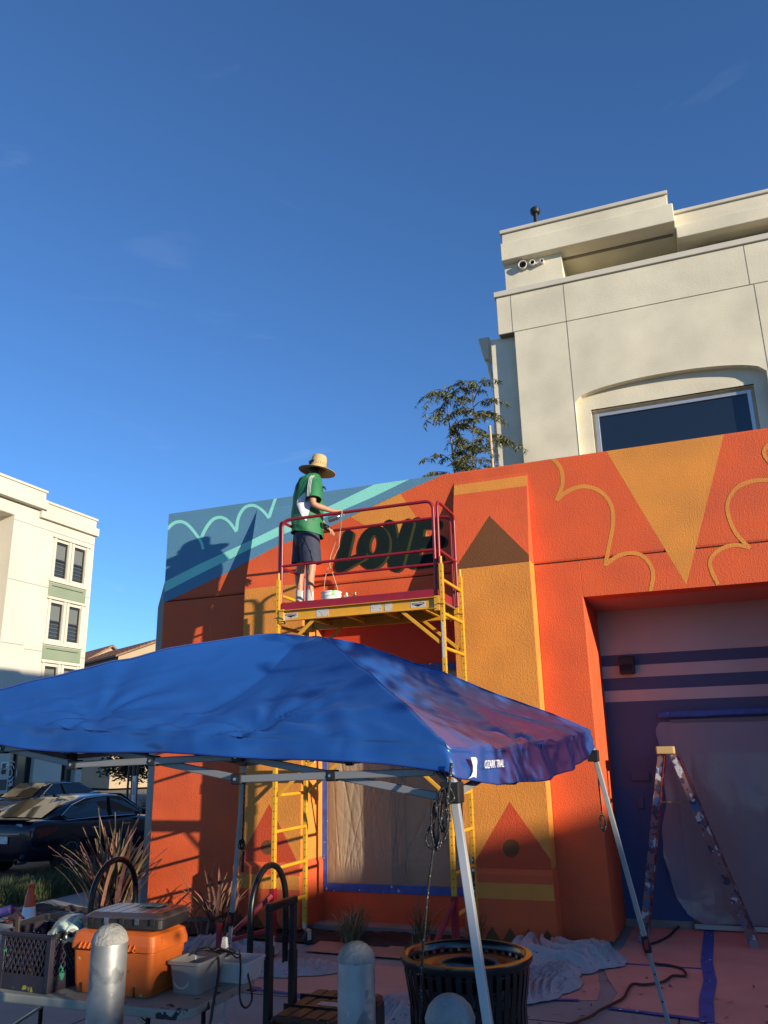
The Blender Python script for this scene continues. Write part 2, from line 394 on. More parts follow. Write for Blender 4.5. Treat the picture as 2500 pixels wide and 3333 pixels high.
# right pilaster figures
paint('amber_band', [[(1460, 1583), (1718, 1547), (1720, 1581), (1460, 1614)]], ('pil2',), m_ye, 1)
paint('amber_field', [[(1400, 1862), (1740, 1825), (1900, 2850), (1400, 2850)]], ('pil2',), m_ye, 1)
paint('brown_triangle', [[(1593, 1679), (1742, 1826), (1480, 1854)]], ('pil2',), m_br, 2)
paint('orange_triangle', [[(1659, 2610), (1830, 2850), (1520, 2850)]], ('pil2',), m_tri, 2)
paint('brown_disc', [disc(1664, 2761, 27)], ('pil2',), m_br, 3)
# plinth stripes and zigzag
for (x0, x1, tops) in ((XP1, XP2, [(790, 2990), (865, 2990), (940, 2990)]), (XP3, XP4, [(1615, 3031), (1688, 3034), (1763, 3039), (1838, 3042)])):
    yp = Y0-PP-0.045
    za, zb = pY(1700, 2877, yp).z, pY(1700, 2929, yp).z
    MB().box(x0-0.016, x1+0.016, yp-0.003, yp, zb, za).build('amber_stripe', m_ye, mb)
    b = MB(); nzg = 4 if x0 == XP1 else 5; ww = (x1-x0+0.03)/nzg
    for k in range(nzg):
        xa = x0-0.015+k*ww
        b.prism([(xa, yp-0.003, ZB+0.003), (xa+ww, yp-0.003, ZB+0.003), (xa+ww/2, yp-0.003, ZB+0.15)], (0, 0.003, 0))
    b.build('brown_zigzag', m_br, mb)
# painted side faces of the pilasters (facing the sun)
for x1 in (XP2, XP4):
    b = MB(); b.prism([(x1+0.003, Y0-PP+0.001, ZPL+0.06), (x1+0.003, YW if x1 == XP2 else Y0, ZPL+0.06), (x1+0.003, YW if x1 == XP2 else Y0, ZG), (x1+0.003, Y0-PP+0.001, ZG)], (-0.003, 0, 0)); b.build('amber_side', m_ye, mb)
MB().box(XP2, XW0-0.06, YW-0.003, YW, ZPL+0.06, ZW1-0.02).build('amber_side', m_ye, mb)
# right hand wall
paint('amber_triangle', [[(1944, 1420), (2370, 1360), (2234, 1904)]], ('right',), m_ye, 1)
for ci, pts in enumerate(([(1775, 1478), (1806, 1499), (1824, 1522), (1831, 1552), (1829, 1585), (1811, 1630)],
            [(1811, 1628), (1849, 1598), (1904, 1583), (1960, 1604), (1991, 1649), (1995, 1708), (1984, 1770), (1970, 1842)],
            [(1970, 1840), (2015, 1808), (2071, 1801), (2109, 1826), (2126, 1867), (2119, 1919), (2112, 1940)],
            [(2560, 1556), (2500, 1562), (2445, 1567), (2396, 1590), (2369, 1635), (2372, 1680), (2396, 1736), (2441, 1784)],
            [(2441, 1782), (2390, 1774), (2341, 1790), (2313, 1822), (2317, 1860), (2338, 1902)],
            [(2530, 1430), (2494, 1455), (2488, 1480), (2510, 1510)])):
    paint('amber_cloud_line', ribbon(pts, 13), ('right',), m_ye, 2+0.5*ci)
# LOVE wall
z1 = zm(850, 1420, 0.4521)
paint('amber_diamond', [[z1(640, 578), z1(1000, 412), z1(1215, 725), z1(960, 770)]], ('love',), m_ye, 1)
def capsule(a, b, r0, r1, n=9):
    a, b = V((*a, 0)), V((*b, 0)); d = (b-a).normalized(); an = math.atan2(d.y, d.x); o = []
    for k in range(n+1): t = an+pi/2+pi*k/n; o.append((a.x+r0*cos(t), a.y+r0*sin(t)))
    for k in range(n+1): t = an-pi/2+pi*k/n; o.append((b.x+r1*cos(t), b.y+r1*sin(t)))
    return o
def ring_quads(cx, cy, rx, ry, ix, iy, icx, icy, tilt, n=28):
    o = []; E = []
    for k in range(n+1):
        t = 2*pi*k/n; c, s_ = cos(t), sin(t)
        E.append(((cx+rx*c-tilt*ry*s_, cy+ry*s_), (icx+ix*c-tilt*iy*s_, icy+iy*s_)))
    for (a, b), (c, d) in zip(E, E[1:]): o.append([a, c, d, b])
    return o
def love(dx, dy, m, base, nm):
    g = lambda x, y: z1(x+dx, y+dy)
    k = 0.4521
    strokes = [
     ('letter_L', [capsule(g(632, 708), g(572, 935), 34*k, 40*k)], 0), ('letter_L', [capsule(g(572, 940), g(735, 862), 42*k, 28*k)], 1),
     ('letter_O', ring_quads(*g(812, 800), 114*k, 158*k, 30*k, 66*k, *g(812, 778), 0.12), 2),
     ('letter_V', [capsule(g(925, 640), g(968, 925), 40*k, 50*k)], 3), ('letter_V', [capsule(g(1062, 628), g(972, 925), 36*k, 50*k)], 4),
     ('letter_E', [capsule(g(1128, 632), g(1082, 905), 50*k, 48*k)], 5), ('letter_E', [capsule(g(1130, 628), g(1258, 632), 40*k, 38*k)], 6),
     ('letter_E', [capsule(g(1120, 768), g(1288, 756), 40*k, 44*k)], 7), ('letter_E', [capsule(g(1085, 912), g(1268, 885), 44*k, 46*k)], 8)]
    rank = {'letter_E': 0, 'letter_V': 1, 'letter_O': 2, 'letter_L': 3}
    for n_, polys, i in strokes:
        paint(n_+nm, polys, ('love',), m, 2.0+rank[n_]*4.2+base+(i % 4)*0.4)
love(17, 8, m_olv, 0.0, '_shade'); love(0, 0, m_ink, 2.0, '')
# --- bay window under plastic
MB().box(XW0-0.02, XW1+0.02, YW+0.12, YW+0.15, ZW0, ZW1).build('window_pane', mat('tinted_glass', (0.24, 0.15, 0.07), 0.12, var=(0.7, 0.3)), mb)
xm = pY(1290, 2700, YW).x
MB().box(xm-0.09, xm+0.09, YW+0.05, YW+0.12, ZW0, ZW1).build('window_mullion', mat('bronze', (0.03, 0.013, 0.008), 0.5), mb)
b = MB()
for (x0, x1, za, zb) in ((XW0-0.03, XW1+0.03, ZW0-0.01, ZW0+0.085), (XW0-0.03, XW1+0.03, ZW1-0.085, ZW1+0.01)):
    b.box(x0, x1, YW-0.012, YW-0.004, za, zb)
for (x0, x1) in ((XW0-0.03, XW0+0.055), (XW1-0.055, XW1+0.03)): b.box(x0, x1, YW-0.0115, YW-0.0045, ZW0+0.085, ZW1-0.085)
b.build('tape_border', m_tape, mb, bevel=0.003)
def sheet_material(name, col, a, rough=0.3):
    m = mat(name, col, rough, alpha=a, spec=0.6, crease=(7.0, 0.5, 0.012)); return m
m_sheet = sheet_material('thin_plastic', (0.60, 0.50, 0.36), 0.42, 0.2)
rs = random.Random(3)
fans = [(XW0+0.12, ZW1-0.5, 1.1), (XW0+0.25, ZW0+0.0, 1.0), (xm-0.1, ZW0, 1.2), (xm+0.25, ZW1, 1.0), (XW1-0.1, ZW0, 1.0), (XW0+0.7, ZW1, 0.9)]
def sheet(u, v):
    x = XW0+0.03+(XW1-XW0-0.06)*u; z = ZW0+0.06+(ZW1-ZW0-0.12)*v
    y = 0
    for i, (fx, fz, am) in enumerate(fans):
        dx, dz = x-fx, z-fz; r = math.hypot(dx, dz)+1e-3; an = math.atan2(dx, dz)
        y += am*0.034*(1-abs(sin(an*21+i*1.7+3.5*nz((an*5, i, 0)))))**7*math.exp(-r/0.95)*min(1, r*2.5)*(0.5+nz((an*9, i, 2)))
    y += 0.009*(1-abs(sin(x*17+0.35*(z-1.5)+2.2*nz((x*1.5, z*0.4, 4)))))**5*(0.4+nz((x*3, z*0.8, 8)))
    e = min(u, 1-u, v, 1-v)
    return V((x, YW+0.02-0.03*min(1, e*12)+y*min(1, e*10), z))
MB().grid(sheet, 300, 90).build('plastic_sheet', m_sheet, mb, smooth=True)
# --- plastic over the entrance door
XD0 = pY(2200, 2700, YR).x; ZD1 = pY(2300, 2330, YR).z
MB().box(XD0+0.08, XOR-0.02, YR-0.035, YR-0.003, 0.09, ZD1-0.03).build('entrance_door', mat('door_grey', (0.11, 0.10, 0.12), 0.5, var=(1.5, 0.1)), mb, bevel=0.004)
MB().box(pY(2260, 3000, YR-0.06).x, XOR, YR-0.11, YR-0.04, 0.02, 0.075).build('door_sill', mat('aluminium_dull', (0.42, 0.41, 0.41), 0.45, 0.8), mb, bevel=0.004)
xa = pY(2143, 2325, YR).x
def tapeband(u, v):
    x = xa+(XOR-xa)*u; z = pY(2140, 2338, YR).z+0.072*v + 0.012*u
    return V((x, YR-0.062+0.004*nz((x*9, z*20, 1)), z-0.010*nz((x*3, 0, 2))*(1-v)))
MB().grid(tapeband, 60, 4).build('tape_strip', m_tape, mb, smooth=True, solid=0.004)
lp = [(2150, 2345), (2134, 2372), (2136, 2400), (2152, 2440), (2160, 2490), (2165, 2540), (2168, 2620), (2158, 2700), (2160, 2780), (2185, 2860), (2205, 2920), (2240, 2975), (2290, 3000)]
lw = [pY(u, v, YR-0.1) for u, v in lp]
def edge_x(z):
    for a, c in zip(lw, lw[1:]):
        if c.z <= z <= a.z: return a.x+(c.x-a.x)*(a.z-z)/(a.z-c.z+1e-9)+0.022*nz((z*4, 3, 1))+0.008*nz((z*17, 1, 1))
    return lw[0].x if z > lw[0].z else lw[-1].x
def door_sheet(u, v):
    z = 0.09+(ZD1-0.06-0.09)*v; x0 = edge_x(z); x = x0+(XOR-0.02-x0)*u**1.1
    e = min(1, 6*(1-v)); cur = math.exp(-u*9)
    y = -0.10*e+0.035*sin(x*8+z*2.1)*e*(0.3+cur)+0.05*nz((x*1.4, z*1.1, 7))*e+0.014*nz((x*5, z*2, 9))*e - 0.10*cur*e*(0.5+0.5*sin(z*3))
    y += 0.010*(1-abs(sin(x*6+0.8*z+2*nz((x, z, 5)))))**4*e
    return V((x, YR-0.03+y, z))
MB().grid(door_sheet, 80, 110).build('plastic_sheet', sheet_material('masking_plastic', (0.42, 0.39, 0.42), 0.46, 0.16), mb, smooth=True)
# sconce and cover plates
sc0, sc1 = pY(*z8(955, 918), YR-0.12), pY(*z8(1035, 998), YR-0.12)
sx0, sx1, sz1, sz0 = sc0.x, sc1.x, sc0.z, sc1.z
s = MB(); s.hexa([(sx0, YR-0.16, sz0), (sx1, YR-0.16, sz0), (sx1, YR, sz0), (sx0, YR, sz0), (sx0, YR-0.11, sz1), (sx1, YR-0.11, sz1), (sx1, YR, sz1), (sx0, YR, sz1)])
lamp = tag(s.build('wall_lamp', mat('bronze_lamp', (0.020, 0.012, 0.010), 0.4), None, bevel=0.012), 'dark bronze box lamp on the striped wall of the recessed entrance', 'lamp')
g = MB()
for k in range(7):
    t = (k+0.8)/8.5; x = sx0+(sx1-sx0)*t
    g.box(x-0.004, x+0.004, YR-0.163, YR-0.14, sz0+0.02, sz0+(sz1-sz0)*0.55)
g.build('grille', m_dark, lamp)
for (a, c, nm) in (((2052, 2512), (2116, 2541), 'wide'), ((2074, 2596), (2098, 2632), 'small')):
    p, q_ = pY(*a, YR-0.02), pY(*c, YR-0.02)
    o = MB().box(p.x, q_.x, YR-0.028, YR, q_.z, p.z).build('cover_plate', m_rp, None, bevel=0.006)
    tag(o, 'wide purple-painted cover plate on the entrance wall beside the ladder' if nm == 'wide' else 'small upright purple switch plate below the wide cover plate', 'wall plate')

# ------------------------------------------------------------------ cream building behind, right
m_cr = mat('stucco_cream', (0.63, 0.58, 0.44), 0.88, bump=(60, 0.45, 0.009), var=(1.3, 0.13))
m_crd = mat('stucco_shadow_joint', (0.17, 0.15, 0.12), 0.9)
m_cap = mat('metal_coping', (0.56, 0.52, 0.42), 0.55, var=(2, 0.05))
rb = thing('cream_building', 'tall cream stucco building with arched window rising behind the mural wall', 'building', (3, 13, 0))
z3 = zm(1500, 560, 0.6028)
YB = 13.0
P3 = lambda x, y, Y=YB: pY(*z3(x, y), Y)
XB0 = P3(300, 1000).x; XB1 = P3(195, 760).x; XBR = 9.0
ZJ = P3(285, 865).z; ZC0 = P3(193, 682).z; ZC1 = P3(193, 655).z
XA0, XA1 = P3(622, 1300).x, P3(1690, 1300).x; ZA0 = P3(622, 1242).z; ZAP = P3(1300, 1050).z
xc = (XA0+XA1)/2
def archz(x):
    t = (x-xc)/((XA1-XA0)/2); return ZA0+(ZAP-ZA0)*math.sqrt(max(0, 1-min(1, abs(t))**2.1))
MB().box(XB0, XA0, YB, YB+0.4, 0, ZJ-0.003).build('wall', m_cr, rb)
MB().box(XA1, XBR, YB, YB+0.4, 0, ZJ-0.003).build('wall', m_cr, rb)
NA = 28; b = MB()
for i in range(NA):
    x0, x1 = XA0+(XA1-XA0)*i/NA, XA0+(XA1-XA0)*(i+1)/NA; za, zb = archz(x0), archz(x1)
    b.add([(x0, YB, za), (x1, YB, zb), (x1, YB, ZJ-0.003), (x0, YB, ZJ-0.003), (x0, YB+0.4, za), (x1, YB+0.4, zb)], [(0, 1, 2, 3), (0, 4, 5, 1)])
b.build('arch_wall', m_cr, rb)
MB().box(XB1, XBR, YB-0.012, YB+0.4, ZJ+0.003, ZC0).build('upper_wall', m_cr, rb, bevel=0.01)
MB().box(XB1+0.02, XBR-0.02, YB+0.02, YB+0.38, ZJ-0.003, ZJ+0.003).build('joint_line', m_crd, rb)
MB().box(XB1-0.03, XBR, YB-0.05, YB+0.45, ZC0, ZC1).build('coping', m_cap, rb, bevel=0.006)
for x in (P3(562, 700).x, P3(1540, 480).x, P3(275, 760).x):
    MB().box(x-0.0045, x+0.0045, YB-0.0145, YB, ZJ+0.003, ZC0-0.002).build('joint_line', m_crd, rb)
for x in (P3(590, 1000).x, P3(1620, 820).x):
    MB().box(x-0.0045, x+0.0045, YB-0.003, YB, archz(x) if XA0 < x < XA1 else 2, ZJ-0.003).build('joint_line', m_crd, rb)
# set-back corner left of the front
XS = P3(182, 1200, YB+0.16).x
MB().box(XS, XB0+0.1, YB+0.16, YB+6, 0, P3(182, 905, YB+0.16).z).build('side_wall', m_cr, rb)
MB().box(XB0, XBR, YB+0.4, YB+6, 0, ZC0-0.3).build('core_wall', m_cr, rb)
# window in the arch
YI = YB+0.14; YG = YB+0.25
wx0, wx1 = P3(705, 1300, YI).x, P3(1590, 1200, YI).x; wz1 = P3(705, 1290, YI).z
b = MB()
for i in range(NA):
    x0, x1 = XA0+(XA1-XA0)*i/NA, XA0+(XA1-XA0)*(i+1)/NA
    b.add([(x0, YI, wz1), (x1, YI, wz1), (x1, YI, archz(x1)+0.05), (x0, YI, archz(x0)+0.05)], [(0, 1, 2, 3)])
b.build('arch_panel', m_cr, rb)
MB().box(XA0-0.02, wx0, YI, YI+0.3, 2, wz1).build('arch_panel', m_cr, rb); MB().box(wx1, XA1+0.02, YI, YI+0.3, 2, wz1).build('arch_panel', m_cr, rb)
MB().box(wx0, wx1, YI, YI+0.3, wz1, wz1+0.02).build('window_head', m_cr, rb)
wf = MB(); fx0, fx1, fz1 = wx0+0.05, wx1-0.05, wz1-0.05
for args in ((fx0, fx0+0.06, 2, fz1), (fx1-0.06, fx1, 2, fz1), (fx0+0.06, fx1-0.06, fz1-0.055, fz1)): wf.box(args[0], args[1], YG-0.06, YG, args[2], args[3])
win = wf.build('window', mat('window_alu', (0.50, 0.51, 0.52), 0.35, 0.6), rb, bevel=0.006)
MB().box(fx0-0.06, fx1+0.06, YG-0.005, YG+0.1, 2, wz1).build('window_frame', m_cr, rb)
MB().box(fx0+0.06, fx1-0.06, YG-0.03, YG-0.015, 2, fz1-0.055).build('window_pane', mat('blue_glass', (0.010, 0.016, 0.026), 0.08, spec=0.8), win)
# penthouse
YQ = YB+0.42
px0 = P3(240, 560, YQ).x; px1 = P3(548, 520, YQ).x
zo0 = P3(225, 478, YB+0.25).z; zo1 = P3(212, 312, YB+0.25).z; zof = P3(210, 388, YB+0.25).z
xo0, xo1 = P3(212, 400, YB+0.25).x, P3(1150, 220, YB+0.25).x
MB().box(px0, px1, YQ, YB+4, ZC1-0.4, zo0+0.02).build('penthouse_wall', m_cr, rb)
MB().box(px1, XBR, YQ+0.85, YB+4, ZC1-0.4, zo0+0.02).build('penthouse_wall', m_cr, rb)
MB().box(xo0, xo1, YB+0.25, YB+4, zo0, zof).build('fascia', m_cr, rb, bevel=0.015)
MB().box(xo0+0.03, xo1-0.08, YB+0.31, YB+4, zof, zo1-0.07).build('parapet', m_cr, rb, bevel=0.01)
MB().box(xo0, xo1-0.06, YB+0.27, YB+4, zo1-0.07, zo1).build('coping', m_cap, rb, bevel=0.006)
MB().box(P3(540, 420, YQ).x, xo1-0.05, YB+0.62, YB+0.70, zo0-0.012, zo0).build('soffit_vent', m_crd, rb)
zr1 = P3(1152, 215, YB+0.55).z; zr0 = P3(1152, 372, YB+0.55).z
MB().box(xo1, XBR, YB+0.55, YB+4, zr0+0.25, zr1-0.06).build('parapet', m_cr, rb, bevel=0.01)
MB().box(xo1+0.001, XBR, YB+0.48, YB+4, zr0, zr0+0.25).build('fascia', m_cr, rb, bevel=0.015)
MB().box(xo1, XBR, YB+0.51, YB+4, zr1-0.06, zr1).build('coping', m_cap, rb, bevel=0.006)
MB().box(P3(1218, 400, YB+0.7).x, XBR, YB+0.72, YB+1.6, ZC1-0.3, zr0-0.16).build('ledge', m_cr, rb, bevel=0.01)
MB().box(8.9, 24, 12.4, 22, 0, 14.2).build('unseen_shade_wing', m_cr, rb)  # unseen taller block, added to cast shade on the apartment building
for (x, y, r) in ((338, 508, 24), (390, 496, 15), (441, 488, 11)):
    c = P3(x, y, YQ); rr = r*0.6028*13.6/FPX
    v_ = MB().pipe([(c.x, YQ+0.02, c.z), (c.x, YQ-0.10, c.z-0.02)], rr, 18, caps=False).build('vent_pipe', mat('vent_white', (0.6, 0.58, 0.52), 0.5), rb, smooth=True, solid=0.012)
    MB().pipe([(c.x, YQ-0.03, c.z-0.012), (c.x, YQ-0.032, c.z-0.013)], rr*0.93, 18).build('vent_hole', m_dark, v_)
c = P3(405, 250, YB+1.0)
v_ = MB().lathe([(0.045, -0.6), (0.045, 0.10), (0.075, 0.10), (0.095, 0.12), (0.10, 0.16), (0.10, 0.20), (0.07, 0.235), (0, 0.245)], c, 18).build('vent_stack', m_blackpl, None, smooth=True, auto=35)
tag(v_, 'short black vent stack with round cap on the cream roof edge', 'roof vent')
# rain head and downspout
g = MB(); a = P3(105, 925, YB+1.2); c = P3(158, 1020, YB+1.2)
g.hexa([(a.x+0.08, YB+1.1, c.z), (c.x, YB+1.1, c.z), (c.x, YB+1.4, c.z), (a.x+0.08, YB+1.4, c.z), (a.x, YB+1.0, a.z), (c.x+0.05, YB+1.0, a.z), (c.x+0.05, YB+1.4, a.z), (a.x, YB+1.4, a.z)])
gt = g.build('rain_head', m_cap, rb, bevel=0.01)
MB().pipe([P3(150, 1020, YB+1.2), P3(160, 1080, YB+1.2), P3(185, 1170, YB+1.2), P3(195, 1560, YB+1.2)], 0.045, 8).build('downspout', m_cap, rb, smooth=True)

# ------------------------------------------------------------------ white apartment building, left
XQ = -27.0
m_wh = mat('stucco_white', (0.52, 0.485, 0.405), 0.88, bump=(20, 0.25, 0.01), var=(0.3, 0.10))
m_gp = mat('green_panel', (0.20, 0.245, 0.16), 0.6, var=(1, 0.06))
m_sash = mat('bronze_sash', (0.022, 0.022, 0.022), 0.4)
m_glass = mat('apartment_glass', (0.028, 0.034, 0.034), 0.06, spec=0.9)
lb = thing('apartment_building', 'white four storey apartment block with green panels between paired windows', 'building', (XQ, 26, 0))
z2 = zm(0, 1500, 0.37372)
P2 = lambda x, y, X=XQ: pX(*z2(x, y), X)
YE = P2(800, 1000).y; ZL1 = P2(855, 515).z; YST = P2(360, 300).y; ZL2 = P2(360, 262).z
zb0, zb1 = P2(850, 668).z, P2(850, 600).z; zl0, zl1 = P2(352, 430).z, P2(358, 345).z
YRC = P2(118, 560).y; ZRC = P2(125, 465).z
def lbx(y0, y1, z0, z1, proud, name, m, bevel=0, back=0.4): return MB().box(XQ-back, XQ+proud, y0, y1, z0, z1).build(name, m, lb, bevel=bevel)
# window rectangles  (y0,y1,z0,z1)
def rect(q): 
    a = [P2(*p) for p in q]; ys = (a[0].y+a[3].y)/2, (a[1].y+a[2].y)/2; zs = (a[2].z+a[3].z)/2, (a[0].z+a[1].z)/2
    return ys[0], ys[1], zs[0], zs[1]
wins = [rect(q) for q in ([(495, 705), (600, 740), (570, 1030), (460, 1005)], [(650, 755), (748, 785), (722, 1072), (618, 1045)],
                          [(435, 1235), (540, 1255), (512, 1565), (400, 1550)], [(592, 1268), (698, 1290), (670, 1590), (562, 1572)])]
dz = wins[0][3]-wins[2][3]
wins[2] = (wins[0][0], wins[0][1], wins[0][2]-dz, wins[0][3]-dz); wins[1] = (wins[1][0], wins[1][1], wins[0][2], wins[0][3]); wins[3] = (wins[1][0], wins[1][1], wins[2][2], wins[2][3])
wins += [(w[0], w[1], w[2]-dz, w[3]-dz) for w in wins[2:4]]
YA, YZ = wins[0][0]-0.22, wins[1][1]+0.25
ZG1 = 3.6
# wall: left of window bay, right of bay, bay above/below
lbx(YRC, YA, ZG1, zb0, 0, 'wall', m_wh); lbx(YZ, YE, ZG1, zb0, 0, 'wall', m_wh)
lbx(14, YRC, ZRC, zb0, 0.001, 'wall', m_wh)
MB().box(XQ-2.2, XQ-2.0, 14, YRC, ZG1, ZRC).build('balcony_wall', m_wh, lb)
MB().box(XQ-2.0, XQ-0.4, YRC, YRC+0.3, ZG1, ZRC).build('balcony_return', m_wh, lb)
MB().box(XQ-2.0, XQ-0.02, 14, YRC, ZRC-0.02, ZRC+0.2).build('balcony_soffit', m_wh, lb)
MB().box(XQ-2.0, XQ-0.02, 14, YRC, ZG1+3.0, ZG1+3.2).build('balcony_slab', m_wh, lb)
MB().box(XQ-16, XQ-0.4, YE-0.4, YE, 0, zb0).build('end_wall', m_wh, lb)
MB().box(XQ-16, XQ-2.3, 10, YE-0.5, 0, zb0-0.5).build('core_wall', m_wh, lb)
tops = [wins[0][3]]; rows = [(wins[0], wins[1]), (wins[2], wins[3]), (wins[4], wins[5])]
lbx(YA, YZ, rows[0][0][3]+0.02, zb0, 0, 'wall', m_wh)
for i, (wa, wb) in enumerate(rows):
    lbx(YA, wa[0], wa[2], wa[3]+0.02, 0, 'wall', m_wh); lbx(wa[1], wb[0], wa[2], wa[3]+0.02, 0, 'wall', m_wh); lbx(wb[1], YZ, wa[2], wa[3]+0.02, 0, 'wall', m_wh)
    zlo = rows[i+1][0][3]+0.02 if i < 2 else ZG1
    lbx(YA, YZ, zlo, wa[2], 0, 'wall', m_wh)
    # surround
    sr = MB()
    for w in (wa, wb):
        sr.box(XQ, XQ+0.05, w[0]-0.16, w[0]-0.01, w[2]-0.16, w[3]+0.16); sr.box(XQ, XQ+0.05, w[1]+0.01, w[1]+0.16, w[2]-0.16, w[3]+0.16)
    sr.box(XQ, XQ+0.10, wa[0]-0.25, wb[1]+0.25, wa[3]+0.16, wa[3]+0.24); sr.box(XQ, XQ+0.08, wa[0]-0.25, wb[1]+0.25, wa[2]-0.26, wa[2]-0.16)
    sr.build('window_surround', m_wh, lb)
    if i < 2:
        pz1 = wa[2]-0.30; pz0 = rows[i+1][0][3]+0.30
        pn = lbx(wa[0]-0.22, wb[1]+0.22, pz0, pz1, 0.03, 'spandrel_panel', m_gp, bevel=0.01)
        MB().box(XQ+0.031, XQ+0.04, wa[0]-0.02, wb[1]+0.02, pz1-0.16, pz1-0.13).build('panel_seam', m_sash, pn)
    for w in (wa, wb):
        fr = MB(); zmid = (w[2]+w[3])/2; t = 0.07
        fr.box(XQ-0.16, XQ-0.06, w[0], w[0]+t, w[2], w[3]); fr.box(XQ-0.16, XQ-0.06, w[1]-t, w[1], w[2], w[3])
        for za in (w[2], zmid-t/2, w[3]-t): fr.box(XQ-0.159, XQ-0.061, w[0]+t, w[1]-t, za, za+t)
        wo = fr.build('window', m_sash, lb)
        MB().box(XQ-0.14, XQ-0.12, w[0]+t, w[1]-t, w[2]+t, w[3]-t).build('pane', m_glass, wo)
        bl = MB(); n = 11
        for k in range(n):
            yy = w[0]+t+(w[1]-w[0]-2*t)*(k+0.5)/n
            bl.box(XQ-0.119, XQ-0.112, yy-0.042, yy+0.030, zmid+0.06, w[3]-t)
        bl.build('blind', mat('blind_slat', (0.16, 0.18, 0.17), 0.6), wo)
        rl = MB()
        for k in range(5): rl.box(XQ-0.10, XQ-0.08, w[0]+t, w[1]-t, w[2]+0.15+0.17*k, w[2]+0.17+0.17*k)
        rl.build('guard_rail', mat('rail_grey', (0.12, 0.12, 0.12), 0.5), wo)
# parapet
lbx(YST, YE+0.1, zb0, zb1, 0.16, 'cornice', m_wh, bevel=0.02); lbx(YST, YE, zb1, ZL1-0.1, 0.02, 'parapet', m_wh); lbx(YST, YE+0.05, ZL1-0.1, ZL1, 0.08, 'coping', m_wh)
lbx(14, YST, zb0, zl0, 0.0, 'wall', m_wh); lbx(14, YST+0.2, zl0, zl1, 0.30, 'cornice', m_wh, bevel=0.02); lbx(14, YST+0.1, zl1, ZL2-0.1, 0.2, 'parapet', m_wh); lbx(14, YST+0.15, ZL2-0.1, ZL2, 0.26, 'coping', m_wh)
for za, y0, y1 in ((P2(330, 575).z, YRC, YE), (P2(430, 1108).z, YRC, YA), (P2(760, 1190).z, YZ, YE), (P2(100, 1590).z, YRC, P2(208, 1600).y), (P2(300, 1650).z, P2(205, 1640).y, YA), (P2(710, 1715).z, YZ, YE)):
    MB().box(XQ-0.01, XQ+0.004, y0+0.01, y1-0.01, za-0.02, za+0.02).build('joint_line', mat('joint_grey', (0.3, 0.28, 0.25), 0.9), lb)
# ground floor: piers and shopfront glass
z6 = zm(0, 2400, 0.31344)
P6 = lambda x, y, X=XQ: pX(*z6(x, y), X)
yg = [P6(v, 300).y for v in (100, 350, 640, 850, 1085)]
m_shop = mat('shop_glass', (0.020, 0.034, 0.028), 0.07, spec=0.8)
prev = 10
for k, (ya, yb) in enumerate(((yg[0], yg[1]), (yg[2], yg[3]))):
    lbx(prev, ya, 0, ZG1, 0.0, 'pier', m_wh); prev = yb
    lbx(ya, yb, ZG1-0.35, ZG1, 0, 'pier', m_wh)
    fr = MB(); t = 0.09; ymid = ya+(yb-ya)*(0.35 if k == 0 else 0.3)
    for y in (ya, ymid, yb-t): fr.box(XQ-0.3, XQ-0.16, y, y+t, 0, ZG1-0.35)
    for z in (0.0, 2.5): fr.box(XQ-0.299, XQ-0.161, ya+t, yb-t, z, z+t)
    wo = fr.build('shop_window', m_sash, lb)
    MB().box(XQ-0.26, XQ-0.24, ya, yb, 0, ZG1-0.35).build('pane', m_shop, wo)
lbx(prev, YE, 0, ZG1, 0.0, 'pier', m_wh)
# wall notices by the shopfront
for (a, c, nm, m_, lab) in (((14, 255), (84, 315), 'notice', m_white, 'white printed notice on the white pier of the apartment block'), ((22, 335), (58, 380), 'card_reader', m_blackpl, 'small black card reader below the white notice'), ((0, 440), (62, 545), 'intercom_panel', mat('panel_dark', (0.05, 0.05, 0.055), 0.4), 'dark intercom panel low on the white pier')):
    p, q_ = P6(*a, XQ+0.02), P6(*c, XQ+0.02)
    o = tag(MB().box(XQ, XQ+0.03, p.y, q_.y, q_.z, p.z).build(nm, m_, None, bevel=0.005), lab, 'wall plate')
    if nm == 'notice':
        t = MB()
        for k in range(6):
            zz = p.z-0.06-(p.z-q_.z)*0.14*k; t.box(XQ+0.031, XQ+0.033, p.y+0.06, q_.y-0.08-0.05*(k % 3), zz-0.03, zz)
        t.build('printed_lines', m_sash, o)
# spiral mark on the glass
cpt = P6(105, 370, XQ-0.2); b = MB()
for k in range(3):
    r = 0.16+0.16*k
    b.pipe([(XQ-0.22, cpt.y+r*0.75*cos(t*pi/14), cpt.z+r*sin(t*pi/14)) for t in range(28)], 0.022, 5, closed=True)
b.build('spiral_emblem', m_white, lb)
text_mesh('SE', 'glass_lettering', m_white, lb, frame_mat(P6(82, 510, XQ-0.2), (0, 1, 0), (0, 0, 1)), 0.35)

